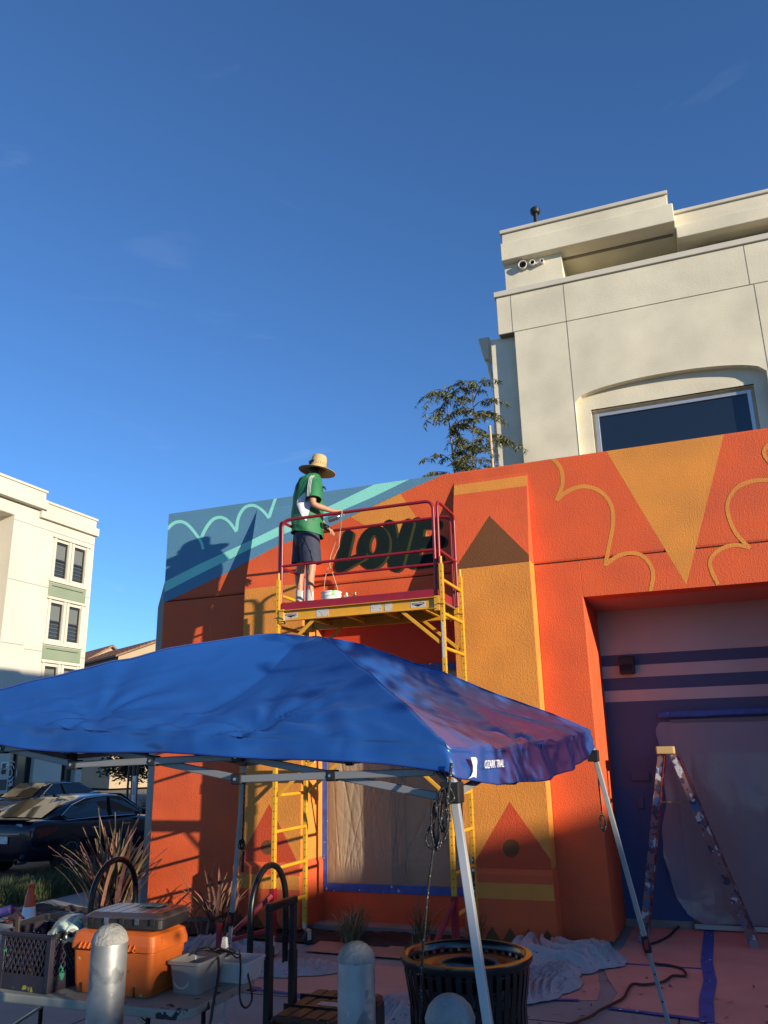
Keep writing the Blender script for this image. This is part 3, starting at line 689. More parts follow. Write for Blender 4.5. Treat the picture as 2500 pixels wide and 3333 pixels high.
# ------------------------------------------------------------------ houses beyond
m_tile = mat('roof_tile', (0.25, 0.135, 0.085), 0.8, var=(2, 0.25))
m_stuc = mat('house_stucco', (0.36, 0.28, 0.18), 0.85, var=(1, 0.06))
def house(Yh, gable, left, right, name_lab, zlow):
    # gable end faces the camera (normal -Y); ridge runs along Y
    g = pY(*gable, Yh); l = pY(*left, Yh); r = pY(*right, Yh)
    h = thing('tiled_house', name_lab, 'house', (g.x, Yh, 0), None)
    MB().prism([(l.x, Yh, 0), (r.x, Yh, 0), (r.x, Yh, r.z), (g.x, Yh, g.z), (l.x, Yh, l.z)], (0, 9, 0)).build('wall', m_stuc, h)
    rt = MB(); n = 26
    for (e, sgn) in ((l, -1), (r, 1)):
        a = V((g.x, Yh-0.5, g.z+0.12)); e2 = V((e.x+sgn*0.35, Yh-0.5, e.z-0.12+0.05)); d = e2-a; rows = 12
        for j in range(rows):
            s0, s1 = j/rows, (j+1.15)/rows
            for i in range(22):
                y0 = i*0.45
                for k in range(4):
                    t0, t1 = k/4, (k+1)/4
                    h0, h1 = 0.07*sin(pi*t0), 0.07*sin(pi*t1)
                    p = [a+d*s0+V((0, y0+0.45*t0, h0)), a+d*s0+V((0, y0+0.45*t1, h1)), a+d*s1+V((0, y0+0.45*t1, h1+0.06)), a+d*s1+V((0, y0+0.45*t0, h0+0.06))]
                    rt.add(p, [(0, 1, 2, 3)])
    tag(rt.build('roof_tiles', m_tile, h), kind='stuff')
    MB().prism([(l.x-0.4, Yh-0.45, l.z-0.15), (g.x, Yh-0.45, g.z), (r.x+0.4, Yh-0.45, r.z-0.15), (r.x+0.4, Yh-0.45, r.z-0.02), (g.x, Yh-0.45, g.z+0.16), (l.x-0.4, Yh-0.45, l.z-0.02)], (0, 9.6, 0)).build('roof', m_tile, h)
    h.rotation_euler = (0, 0, RAD(62))
    return h, g
h1, g1 = house(62, (362, 2106), (240, 2205), (425, 2180), 'cream gabled house with red tile roof beside the white apartment block', 0)
vg = MB(); c = pY(358, 2140, 62)
for k in range(7): vg.box(c.x-0.28, c.x+0.28, 61.9, 61.99, c.z-0.5+k*0.15, c.z-0.42+k*0.15)
vg.build('gable_vent', mat('vent_cream', (0.6, 0.52, 0.38), 0.7), h1)
house(54, (520, 2086), (405, 2150), (640, 2150), 'farther tile roofed house peeping past the left end of the mural wall', 0)

# ------------------------------------------------------------------ ground
m_pave = mat('paving_concrete', (0.25, 0.235, 0.215), 0.9, bump=(120, 0.25, 0.004), var=(1.6, 0.16), spots=[(9, 0.70, (0.13, 0.12, 0.11))])
m_asph = mat('asphalt', (0.055, 0.055, 0.057), 0.92, bump=(150, 0.4, 0.006), var=(2, 0.15))
m_soil = mat('bark_mulch', (0.045, 0.025, 0.016), 0.95, bump=(60, 1.0, 0.03), var=(18, 0.5))
tag(MB().box(-400, 400, -300, 900, -0.5, -0.14).build('ground', mat('ground_far', (0.17, 0.15, 0.12), 0.95, var=(0.1, 0.2)), None), kind='structure')
tag(MB().box(-24, -11.2, -60, 200, -0.4, -0.13).build('road', m_asph, None), kind='structure')
pv = tag(MB().box(-9.6, 9, -6, 9.0, -0.3, 0.0).build('plaza_paving', m_pave, None), kind='structure')
tag(MB().box(-9.6, XL-0.1, 9.0, 60, -0.3, -0.001).build('side_path', m_pave, None), kind='structure')
tag(MB().box(XP4, XR, 9.0, YR+0.2, -0.3, 0.0).build('entrance_paving', m_pave, None), kind='structure')
jl = MB()
for x in (-8.0, -6.5, -5.0, -3.5, -2.0, -0.5, 1.0): jl.box(x-0.006, x+0.006, -1, 8.0, 0.0005, 0.002)
for y in (5.6, 7.1): jl.box(-9.5, 1.5, y-0.006, y+0.006, 0.0006, 0.0022)
jl.build('paving_joint', m_dark, pv)
# planting strip next to the wall
def bed(u, v):
    x = -9.3+(XP4+9.3)*u; y = 9.0+(Y0+0.45-9.0)*v
    return V((x, y, 0.0+0.05*nz((x*3, y*3, 0))+0.03*nz((x*9, y*9, 3))+0.02))
tag(MB().grid(bed, 160, 16).build('planting_bed', m_soil, None, smooth=True), kind='structure')
tag(MB().box(-11.2, -11.0, -60, 200, -0.3, 0.0).build('kerb', mat('kerb_concrete', (0.3, 0.29, 0.26), 0.9, var=(2, 0.1)), None, bevel=0.02), kind='structure')
tag(MB().box(-24.2, -24, -60, 200, -0.3, 0.0).build('kerb_far', mat('kerb_concrete', (0.3, 0.29, 0.26), 0.9), None, bevel=0.02), kind='structure')
tag(MB().box(-27, -24.2, -60, 200, -0.3, -0.002).build('pavement_far', m_pave, None), kind='structure')
tag(MB().box(-11.0, -9.6, -30, 60, -0.3, -0.02).build('verge_soil', mat('verge_earth', (0.05, 0.04, 0.025), 0.95), None), kind='structure')

# ------------------------------------------------------------------ scaffold tower
m_sy = mat('scaffold_yellow', (0.62, 0.31, 0.018), 0.45, var=(5, 0.10), spots=[(16, 0.72, (0.30, 0.15, 0.03))])
m_sr = mat('scaffold_red', (0.25, 0.009, 0.020), 0.38, var=(5, 0.12), spots=[(14, 0.73, (0.42, 0.18, 0.05))])
m_ply = mat('plywood_deck', (0.16, 0.085, 0.045), 0.8, var=(6, 0.2))
m_lab = mat('sticker_white', (0.48, 0.47, 0.45), 0.6, spots=[(60, 0.60, (0.2, 0.2, 0.2))])
X0s, X1s, YF, YK = -4.47, -2.50, 8.21, 8.95
ZD = 3.60
sf = thing('scaffold_tower', 'yellow rolling scaffold tower with red guard rails standing before the mural wall', 'scaffold', ((X0s+X1s)/2, (YF+YK)/2, 0))
for X in (X0s, X1s):
    for Y in (YF, YK):
        po = MB().bar((X, Y, 0.22), (X, Y, 3.96), 0.046, up=(0, 1, 0)).build('post', m_sy, sf, bevel=0.005)
        MB().tube((X, Y, 3.95), (X, Y, 4.04), 0.015, 10).build('spigot', m_sy, po, smooth=True, auto=40)
        MB().box(X-0.029, X+0.029, Y-0.029, Y+0.029, 2.00, 2.12).build('coupling_sleeve', m_sy, po, bevel=0.004)
        hl = MB(); k = 0; z = 0.3
        while z < 3.9:
            hl.pipe([(X+0.004, Y-0.0235, z), (X+0.004, Y-0.0245, z)], 0.0062, 8); hl.pipe([(X+0.0235, Y-0.004, z), (X+0.0245, Y-0.004, z)], 0.0062, 8); z += 0.076
        tag(hl.build('pin_holes', m_dark, po), kind='stuff')
        # caster
        a = random.uniform(0, 6.28); wx, wy = X+0.045*cos(a), Y+0.045*sin(a)
        cs = MB().tube((X, Y, 0.17), (X, Y, 0.23), 0.03, 12).bar((X, Y, 0.155), (wx, wy, 0.155), 0.07, 0.02)
        n_ = V((-sin(a), cos(a), 0))
        for sg in (-1, 1):
            o_ = n_*0.026*sg; cs.bar(V((wx, wy, 0.155))+o_, V((wx, wy, 0.05))+o_, 0.045, 0.006, up=n_)
        co = cs.build('caster', m_steel, sf)
        MB().pipe([V((wx, wy, 0.064))-n_*0.02, V((wx, wy, 0.064))+n_*0.02], 0.064, 24).build('wheel', m_blackpl, co, bevel=0.006)
    z = 0.50
    while z < 3.9:
        if abs(z-2.0) > 0.12: MB().tube((X, YF, z), (X, YK, z), 0.019, 10).build('rung', m_sy, sf, smooth=True, auto=60)
        z += 0.3655
for Y, sg in ((YF, -1), (YK, 1)):
    for zc, nm in ((ZD-0.065, 'deck_beam'), (2.02, 'side_rail')):
        b = MB(); h = 0.062
        b.box(X0s+0.05, X1s-0.05, Y-0.004, Y+0.004, zc-h, zc+h)
        for zz in (zc-h, zc+h-0.006): b.box(X0s+0.05, X1s-0.05, Y-0.024*(-sg)-0.02, Y-0.024*(-sg)+0.02, zz, zz+0.006)
        bo = b.build(nm, m_sy, sf)
        for X, dx in ((X0s, 1), (X1s, -1)):
            MB().box(X+dx*0.024, X+dx*0.085, Y-0.032, Y+0.032, zc-0.085, zc+0.075).build('end_bracket', m_sy, bo, bevel=0.004)
            MB().bar((X+dx*0.04, Y, zc-0.42), (X+dx*0.46, Y, zc-0.06), 0.036, 0.02, up=(0, 1, 0)).build('knee_brace', m_sy, sf, bevel=0.003)
            MB().pipe([(X-dx*0.03, Y-0.03, zc-0.02), (X+dx*0.03, Y-0.04, zc-0.01), (X+dx*0.10, Y-0.038, zc-0.04), (X+dx*0.13, Y-0.03, zc-0.10)], 0.004, 6).build('lock_pin', m_steel, bo)
dk = MB().box(X0s+0.06, X1s-0.06, YF+0.03, YK-0.03, ZD-0.028, ZD-0.004).build('deck', m_ply, sf)
for k in range(4):
    x = X0s+0.3+k*0.46; MB().box(x-0.02, x+0.02, YF+0.005, YK-0.005, ZD-0.085, ZD-0.029).build('joist', m_sy, dk)
# labels on the beam
zl = ZD-0.065
for (x0, x1, m_) in ((-3.98, -3.83, m_lab), (-3.32, -3.19, m_lab), (-3.155, -3.07, m_lab)):
    MB().box(x0, x1, YF-0.0065, YF-0.0045, zl-0.04, zl+0.045).build('sticker', m_, sf)
for x in (-4.31, -2.78):
    bo = MB().box(x-0.075, x+0.095, YF-0.0065, YF-0.0045, zl-0.032, zl+0.03).build('maker_plate', m_lab, sf)
    bb = MB()
    bb.prism([(x-0.06, YF-0.0075, zl+0.018), (x+0.08, YF-0.0075, zl+0.018), (x+0.08, YF-0.0075, zl+0.004), (x+0.01, YF-0.0075, zl-0.024), (x-0.06, YF-0.0075, zl+0.004)], (0, 0.0008, 0)); bb.build('badge', m_blackpl, bo)
    MB().box(x-0.05, x+0.07, YF-0.0088, YF-0.008, zl+0.004, zl+0.011).build('badge_bar', m_lab, bo)
MB().box(X1s-0.0125, X1s+0.0125, YF-0.0255, YF-0.0235, 2.95, 3.33).build('sticker', m_lab, sf)
MB().box(X1s-0.012, X1s+0.012, YK-0.0255, YK-0.0235, 0.55, 0.95).build('sticker', mat('sticker_black', (0.03, 0.03, 0.03), 0.5, spots=[(30, 0.56, (0.6, 0.6, 0.6))]), sf)
# red guard rails: bent tube frames front and back, rails at the ends
gx0, gx1 = -4.45, -2.575; zt, zmid = 4.69, 4.13
def bent(x0, x1, y, z0, z1, r=0.09):
    P = [(x0, y, z0)]
    for k in range(7): t = pi-k*pi/12; P.append((x0+r+r*cos(t), y, z1-r+r*sin(t)))
    for k in range(7): t = pi/2-k*pi/12; P.append((x1-r+r*cos(t), y, z1-r+r*sin(t)))
    P.append((x1, y, z0)); return P
for Y in (YF+0.035, YK-0.035):
    gr = MB().pipe(bent(gx0, gx1, Y, ZD, zt), 0.0185, 10).build('guard_rail', m_sr, sf, smooth=True, auto=60)
    MB().tube((gx0, Y, zmid), (gx1, Y, zmid), 0.0160, 10).build('mid_rail', m_sr, gr, smooth=True, auto=60)
for X in (gx0-0.035, gx1+0.045):
    y0, y1 = YF+0.045, YK-0.045
    P = [(X, y0, ZD)] + [(X, y0+0.08+0.08*cos(pi-k*pi/12), zt-0.08+0.08*sin(pi-k*pi/12)) for k in range(7)] + [(X, y1-0.08+0.08*cos(pi/2-k*pi/12), zt-0.08+0.08*sin(pi/2-k*pi/12)) for k in range(7)] + [(X, y1, ZD)]
    gr = MB().pipe(P, 0.0180, 10).build('end_rail', m_sr, sf, smooth=True, auto=60)
    MB().tube((X, y0, zmid), (X, y1, zmid), 0.0155, 10).build('mid_rail', m_sr, gr, smooth=True, auto=60)
for Y, sg in ((YF+0.005, 1), (YK-0.005, -1)):
    b = MB(); 
    b.loft([[(x, Y+sg*dy, ZD+dz_) for dy, dz_ in ((0, 0), (0, 0.083), (0.02, 0.095), (0.024, 0.091), (0.006, 0.08), (0.006, 0.045), (0.014, 0.04), (0.014, 0.0))] for x in (gx0+0.02, gx1-0.02)])
    b.build('toe_board', m_sr, sf)
for X in (gx0+0.02, gx1-0.02): MB().box(X-0.01, X+0.01, YF+0.06, YK-0.06, ZD, ZD+0.11).build('toe_board', m_sr, sf, bevel=0.003)
# outriggers
for X, fx in ((X0s, -4.80), (X1s, -2.62)):
    foot = V((fx, 7.72, 0))
    orr = MB().box(X-0.032, X+0.032, YF-0.032, YF+0.032, 0.24, 0.68).build('outrigger', m_sr, sf, bevel=0.004)
    MB().bar((X, YF-0.03, 0.62), (foot.x, foot.y, 0.22), 0.04).build('outrigger_arm', m_sr, orr, bevel=0.003)
    MB().bar((X, YF-0.03, 0.30), (foot.x, foot.y, 0.24), 0.036).build('outrigger_arm', m_sr, orr, bevel=0.003)
    MB().bar((foot.x, foot.y, 0.12), (foot.x, foot.y, 0.42), 0.045).build('outrigger_leg', m_sr, orr, bevel=0.003)
    MB().pipe([(foot.x-0.02, foot.y, 0.064), (foot.x+0.02, foot.y, 0.064)], 0.064, 20).build('outrigger_wheel', m_blackpl, orr, bevel=0.006)
# ------------------------------------------------------------------ painter
zp = zm(920, 1440, 0.25335)
PM = lambda x, y, Y: pY(*zp(x, y), Y)
pz0 = ZD
m_skin = mat('skin', (0.42, 0.215, 0.13), 0.55, var=(14, 0.10))
m_shirt = mat('jersey_green', (0.018, 0.16, 0.062), 0.65, bump=(22, 0.35, 0.012), var=(6, 0.10))
m_shw = mat('jersey_white', (0.62, 0.60, 0.64), 0.65, bump=(22, 0.3, 0.012))
m_short = mat('navy_cotton', (0.028, 0.034, 0.062), 0.8, bump=(26, 0.5, 0.012), var=(8, 0.15))
m_sock = mat('white_sock', (0.68, 0.66, 0.64), 0.9, wave=(60, 0.8, 'X'))
m_hair = mat('dark_hair', (0.008, 0.006, 0.006), 0.55)
m_straw = mat('straw', (0.50, 0.35, 0.16), 0.75, bump=(160, 0.8, 0.006), var=(70, 0.3))
m_glove = mat('nitrile_glove', (0.010, 0.009, 0.009), 0.35, spots=[(40, 0.63, (0.22, 0.16, 0.08))])
ps = thing('person', 'person in wide straw hat, green jersey and navy shorts spray painting on the scaffold', 'person', (-4.3, 8.5, ZD))
YPc = 8.68
phi = RAD(22); fd = V((cos(phi), sin(phi), 0)); sd = V((sin(phi), -cos(phi), 0))
hipc = PM(305, 1200, YPc); chest = PM(345, 640, YPc); nck = PM(415, 440, YPc); headc = PM(440, 335, YPc)
shR = PM(395, 505, YPc-0.19); elR = PM(385, 800, YPc-0.24); wrR = PM(640, 882, YPc-0.10)
shL = PM(330, 500, YPc+0.19); elL = PM(400, 860, YPc+0.24); wrL = PM(545, 1085, YPc+0.12)
hiR = PM(330, 1230, YPc-0.09); knR = PM(375, 1590, YPc-0.10); anR = PM(352, 1985, YPc-0.10)
hiL = PM(275, 1230, YPc+0.09); knL = PM(238, 1590, YPc+0.10); anL = PM(218, 1985, YPc+0.10)
def skin_obj(name, nodes, edges, m, parent, sub=2):
    me = bpy.data.meshes.new(name); me.from_pydata([n[0] for n in nodes], edges, []); me.update()
    o = bpy.data.objects.new(name, me); COL.objects.link(o); me.materials.append(m)
    o.parent = parent; o.matrix_parent_inverse = Matrix.Translation(-parent.location)
    sk = o.modifiers.new('skin', 'SKIN'); sk.use_smooth_shade = True
    for i, n in enumerate(nodes):
        r = n[1]; me.skin_vertices[0].data[i].radius = r if isinstance(r, tuple) else (r, r)
    me.skin_vertices[0].data[0].use_root = True
    ss = o.modifiers.new('sub', 'SUBSURF'); ss.levels = sub; ss.render_levels = sub
    return o
N = []; Ed = []
def nd(p, r, par=None):
    N.append((V(p), r)); 
    if par is not None: Ed.append((par, len(N)-1))
    return len(N)-1
pel = nd(hipc, (0.15, 0.12)); sp = nd(hipc.lerp(chest, 0.5), (0.14, 0.11), pel); ch = nd(chest, (0.15, 0.12), sp); n0 = nd(nck-V((0, 0, 0.03)), 0.075, ch)
n1 = nd(nck+V((0, 0, 0.04)), 0.055, n0)
jaw = nd(headc+fd*0.035-V((0, 0, 0.07)), (0.062, 0.058), n1); fc = nd(headc+fd*0.03, (0.085, 0.078), jaw); nd(headc+V((0, 0, 0.085)), (0.08, 0.075), fc)
nd(headc+fd*0.118-V((0, 0, 0.02)), 0.014, fc)      # nose
hands = {}
for (sh, el, wr, hd, key) in ((shR, elR, wrR, PM(700, 885, YPc-0.06)-wrR, 'R'), (shL, elL, wrL, PM(640, 1140, YPc+0.10)-wrL, 'L')):
    a = nd(sh, 0.068, ch); b_ = nd(sh.lerp(el, 0.5), 0.055, a); c = nd(el, 0.045, b_); d = nd(el.lerp(wr, 0.35), 0.044, c); e = nd(wr, 0.027, d)
    hd = hd.normalized(); up = V((0, 0, 1)); sd_ = hd.cross(up).normalized()
    k1 = nd(wr+hd*0.045, (0.036, 0.022), e); k2 = nd(wr+hd*0.088, (0.038, 0.019), k1)
    for i, ln in enumerate((0.070, 0.080, 0.075, 0.058)):
        o_ = sd_*(-0.030+0.020*i); base = wr+hd*0.092+o_
        f1 = nd(base+hd*0.012, 0.0095, k2); f2 = nd(base+hd*(ln*0.55)-up*0.018, 0.0088, f1); nd(base+hd*(ln*0.70)-up*(0.045+0.01*(i % 2)), 0.0078, f2)
    t1 = nd(wr+hd*0.05+sd_*(-0.045)-up*0.02, 0.0115, k1); nd(wr+hd*0.085+sd_*(-0.05)-up*0.045, 0.0095, t1)
    hands[key] = (wr, hd, sd_)
for (hi, kn, an) in ((hiR, knR, anR), (hiL, knL, anL)):
    a = nd(hi, 0.092, pel); b_ = nd(hi.lerp(kn, 0.55), 0.075, a); c = nd(kn, 0.058, b_); d = nd(kn.lerp(an, 0.35)-fd*0.018, 0.062, c); e = nd(kn.lerp(an, 0.75), 0.043, d)
    g_ = nd(V((an.x, an.y, ZD+0.09)), 0.04, e); h_ = nd(V((an.x, an.y, ZD+0.05))+fd*0.08, 0.038, g_); nd(V((an.x, an.y, ZD+0.035))+fd*0.17, 0.032, h_)
skin_obj('body', N, Ed, m_skin, ps)
# shirt
SHR = [  # (image centre x,y), half depth (front-back), half width
 ((398, 425), 0.075, 0.105), ((392, 455), 0.095, 0.165), ((360, 500), 0.138, 0.210), ((342, 580), 0.168, 0.222), ((328, 700), 0.182, 0.230), ((320, 850), 0.188, 0.234), ((316, 1000), 0.192, 0.236), ((314, 1120), 0.190, 0.230), ((316, 1196), 0.194, 0.232)]
def shirt_pt(i, th, off=0.0):
    i = max(0, min(len(SHR)-1, i)); k = int(i); t = i-k; a = SHR[k]; b_ = SHR[min(k+1, len(SHR)-1)]
    c = PM(*a[0], YPc).lerp(PM(*b_[0], YPc), t); da = a[1]+(b_[1]-a[1])*t; w = a[2]+(b_[2]-a[2])*t
    n_ = len(SHR)-1
    drop = -0.035*cos(th-0.3)*(i/n_)**6
    wr_ = 0.014*nz((cos(th)*3, sin(th)*3, i*0.9))*min(1, i/3)+0.010*sin(th*7+i*1.3)*(i/n_)**2+0.012*(1-abs(sin(i*1.6+th*2.2+2*nz((th, i, 3)))))**3*min(1, i/3)
    e = 0.86
    cx, sx = abs(cos(th))**e*(1 if cos(th) > 0 else -1), abs(sin(th))**e*(1 if sin(th) > 0 else -1)
    return c+fd*((da+off+wr_)*cx)+sd*((w+off+wr_)*sx)+V((0, 0, drop))
shirt = MB(); NS = 40
shirt.loft([[shirt_pt(i*0.25, 2*pi*k/NS) for k in range(NS)] for i in range(0, 4*(len(SHR)-1)+1)], caps=False)
def sleeve(b, sh, el, end):
    d = (el-sh); st = sh-d*0.10; rings = []
    ax = d.normalized(); x = ax.cross(V((0, 1, 0))).normalized(); y = x.cross(ax)
    for i in range(9):
        t = i/8; c = st.lerp(sh+d*end, t); r = 0.078+0.022*t-0.015*max(0, 0.25-t)*4
        rings.append([c+(x*cos(2*pi*k/20)+y*sin(2*pi*k/20))*(r+0.006*nz((k*0.8, t*4, sh.y*5))) for k in range(20)])
    b.loft(rings, caps=False)
sleeve(shirt, shR-sd*0.035, elR+V((0.01, 0, 0)), 0.80); sleeve(shirt, shL+sd*0.035, elL, 0.78)
so = shirt.build('shirt', m_shirt, ps, smooth=True, solid=0.004, sub=1)
def patch(i0, i1, ths, m_, nm, off=0.006):
    b = MB(); ni = 10
    def fn(u, v):
        i = i0+(i1-i0)*v; a0, a1 = ths(v); return shirt_pt(i, a0+(a1-a0)*u, off)
    b.grid(fn, 6, ni); return b.build(nm, m_, so, smooth=True)
patch(3.6, 6.6, lambda v: (RAD(62+26*v), RAD(62+26*v+ (55*min(1, v*2.2))*(1-v)*1.6+2)), m_shw, 'side_panel')
patch(1.3, 4.2, lambda v: (RAD(128), RAD(128+16*sin(pi*min(1, v*1.05)))), mat('jersey_black', (0.012, 0.014, 0.016), 0.7), 'back_seam')
b = MB()
ax = (elR-shR).normalized(); ux = V((-0.25, -1, 0.12)).normalized()
for j in range(3):
    o_ = fd*(0.016*j-0.005)
    pts = [shR-sd*0.0+V((0, 0, 0.075))-ux*(-0.02)+o_, shR+ux*0.070+V((0, 0, 0.02))+o_, shR.lerp(elR, 0.3)+ux*0.090+o_, shR.lerp(elR, 0.75)+ux*0.098+o_]
    b.pipe(pts, 0.0035, 6)
b.build('shoulder_stripe', m_shw, so, smooth=True)
# shorts
sh_ = MB()
def short_leg(hi, kn, r0, r1):
    e = hi.lerp(kn, 0.90); rings = []
    for i in range(9):
        t = i/8; c = hi+V((0, 0, 0.10))*(1-t); c = c.lerp(e, t); c.z = hi.z+0.10+(e.z-hi.z-0.10)*t
        r = r0+(r1-r0)*t
        rings.append([c+fd*(cos(2*pi*k/24)*(r*1.12+0.010*nz((k*0.5, t*3, hi.y*7))))+sd*(sin(2*pi*k/24)*(r+0.008*nz((k*0.7, t*3.3, hi.y*3)))) for k in range(24)])
    sh_.loft(rings, caps=False)
short_leg(hiR, knR, 0.118, 0.112); short_leg(hiL, knL, 0.118, 0.112)
sh_.loft([[hipc+V((0, 0, z))+fd*(cos(2*pi*k/24)*a_)+sd*(sin(2*pi*k/24)*w) for k in range(24)] for z, a_, w in ((0.12, 0.135, 0.175), (0.0, 0.150, 0.195), (-0.10, 0.150, 0.195), (-0.17, 0.12, 0.17))])
sh_.build('shorts', m_short, ps, smooth=True, sub=1)
for an, kn in ((anR, knR), (anL, knL)):
    MB().pipe([V((an.x, an.y, ZD+0.07)), V((an.x, an.y, ZD+0.15)), an+V((0, 0, 0.06)), an.lerp(kn, 0.21)], [0.05, 0.046, 0.045, 0.050], 16).build('sock', m_sock, ps, smooth=True, auto=50)
    s_ = MB(); bx = V((an.x, an.y, ZD))
    s_.loft([[bx+fd*(fx)+sd*(sw*cos(2*pi*k/14))+V((0, 0, max(0.002, hz*0.5+hz*0.5*sin(2*pi*k/14)))) for k in range(14)] for fx, sw, hz in ((-0.085, 0.03, 0.07), (-0.05, 0.042, 0.10), (0.04, 0.046, 0.085), (0.13, 0.05, 0.06), (0.20, 0.03, 0.04))])
    s_.build('shoe', mat('shoe_dark', (0.03, 0.03, 0.03), 0.6), ps, smooth=True)
# hat: brim and crown as lathe, tilted
hb = PM(447, 352, YPc)
brim = [(0.095, 0.03), (0.110, 0.008), (0.15, -0.002), (0.20, -0.010), (0.232, -0.022), (0.237, -0.024), (0.232, -0.028), (0.20, -0.016), (0.15, -0.008), (0.105, 0.002)]
crown = [(0.106, 0.0), (0.107, 0.03), (0.101, 0.10), (0.094, 0.160), (0.080, 0.188), (0.055, 0.194), (0.025, 0.178), (0, 0.175)]
ht = Matrix.Translation(hb) @ Matrix.Rotation(RAD(9), 4, V((0.15, 1, 0)).normalized()) @ Matrix.Rotation(RAD(-5), 4, 'X')
ho = MB().lathe(brim, n=40).xf(ht).build('hat', m_straw, ps, smooth=True)
MB().lathe(crown, n=32).xf(ht).build('hat_crown', m_straw, ho, smooth=True)
hh = MB()
for k in range(22):
    t = 2*pi*k/22
    for r, z in ((0.1035, 0.080), (0.1048, 0.062)):
        c = V((r*cos(t+(0.14 if z < 0.06 else 0)), r*sin(t+(0.14 if z < 0.06 else 0)), z)); n_ = V((cos(t), sin(t), 0))
        hh.pipe([c, c+n_*0.0012], 0.0048, 6)
hh.xf(ht).build('crown_holes', m_dark, ho)
hr = MB()
def hair(u, v):
    th = pi*0.42+2*pi*0.58*u; z = 0.09-0.185*v; r = 0.097-0.010*v
    return headc+fd*(r*cos(th))+sd*(r*0.92*sin(th))+V((0, 0, z))
hr.grid(hair, 20, 8); hr.build('hair', m_hair, ps, smooth=True, solid=0.012)
gp = [headc+sd*0.085+fd*(-0.01), headc+sd*0.082+fd*0.075, headc+sd*0.05+fd*0.108, headc+fd*0.118, headc-sd*0.05+fd*0.108, headc-sd*0.082+fd*0.075]
MB().pipe(gp, 0.005, 6).build('glasses', m_blackpl, ps)
MB().pipe([headc+sd*0.08+fd*0.02+V((0, 0, 0.02)), headc+sd*0.06+fd*0.06-V((0, 0, 0.09)), nck+fd*0.10+sd*0.02-V((0, 0, 0.02))], 0.004, 6).build('chin_cord', m_hair, ho)
cp = PM(505, 575, YPc+0.02)
MB().pipe([cp-fd*0.04, cp+V((0, 0, 0.005)), cp+fd*0.035+V((0, 0, -0.004)), cp+fd*0.05-V((0, 0, 0.035))], [0.010, 0.013, 0.015, 0.006], 8).build('respirator_strap', m_blackpl, ps, smooth=True)
# gloved left hand overlay
wr, hd, sx = hands['L']; gv = MB()
gv.pipe([wr-hd*0.06, wr-hd*0.01, wr+hd*0.045, wr+hd*0.09], [0.038, 0.033, 0.036, 0.030], 12)
gv.build('glove', m_glove, ps, smooth=True)
# spray can held in the right hand
wr, hd, sx = hands['R']; c0 = PM(590, 1000, YPc-0.10); c1 = PM(735, 945, YPc-0.08)
can = MB().pipe([c0, c0.lerp(c1, 0.03), c0.lerp(c1, 0.80), c0.lerp(c1, 0.9), c1], [0.029, 0.034, 0.034, 0.026, 0.014], 20).build('spray_can', mat('can_silver', (0.28, 0.28, 0.27), 0.25, 0.85), None, smooth=True, auto=40)
tag(can, 'silver spray can gripped in the right hand of the painter', 'spray can')
# bucket, spare cans and string on the deck
bk = V((PM(640, 1930, 8.45).x, 8.42, ZD))
bo = thing('paint_bucket', 'short white paint bucket with green drips on the scaffold deck', 'bucket', bk)
MB().lathe([(0.10, 0.0), (0.112, 0.15), (0.118, 0.15), (0.118, 0.165), (0.113, 0.165), (0.113, 0.19), (0.120, 0.19), (0.120, 0.205), (0.110, 0.205), (0.098, 0.02), (0, 0.02)], bk, 28).build('pail', mat('pail_white', (0.66, 0.65, 0.60), 0.45, spots=[(9, 0.60, (0.10, 0.42, 0.05)), (22, 0.66, (0.5, 0.45, 0.3))]), bo, smooth=True, auto=40)
tz = V((PM(775, 880, 8.24).x, YF+0.02, zt+0.022))
MB().pipe([bk+V((-0.10, 0, 0.2)), bk+V((-0.07, -0.02, 0.38)), bk+V((-0.01, -0.04, 0.52)), bk+V((0.02, -0.06, 0.62)), tz.lerp(bk+V((0, 0, 0.4)), 0.35), tz+V((-0.02, -0.02, -0.25)), tz, tz+V((0.004, -0.025, -0.02)), tz.lerp(bk+V((0.05, 0, 0.3)), 0.5), bk+V((0.035, -0.05, 0.56)), bk+V((0.0, -0.05, 0.53)), bk+V((0.05, -0.03, 0.36)), bk+V((0.09, 0, 0.2))], 0.0035, 6).build('string', mat('cream_string', (0.62, 0.50, 0.32), 0.9), bo, smooth=True)
for k, (x, c_, lab) in enumerate(((820, (0.55, 0.55, 0.52), 'squat silver-capped spray can next to the white bucket on the deck'), (930, (0.30, 0.16, 0.08), 'brown-capped spray can farthest right on the scaffold deck'))):
    p = V((PM(x, 1930, 8.5).x, 8.5, ZD))
    MB_ = MB().lathe([(0.032, 0.0), (0.033, 0.10), (0.033, 0.135), (0.026, 0.15), (0.030, 0.155), (0.030, 0.165), (0.014, 0.178), (0.014, 0.195), (0.008, 0.2), (0, 0.2)], p, 18)
    tag(MB_.build('spray_can', mat('can_%d' % k, c_, 0.3, 0.7), None, smooth=True, auto=40), lab, 'spray can')

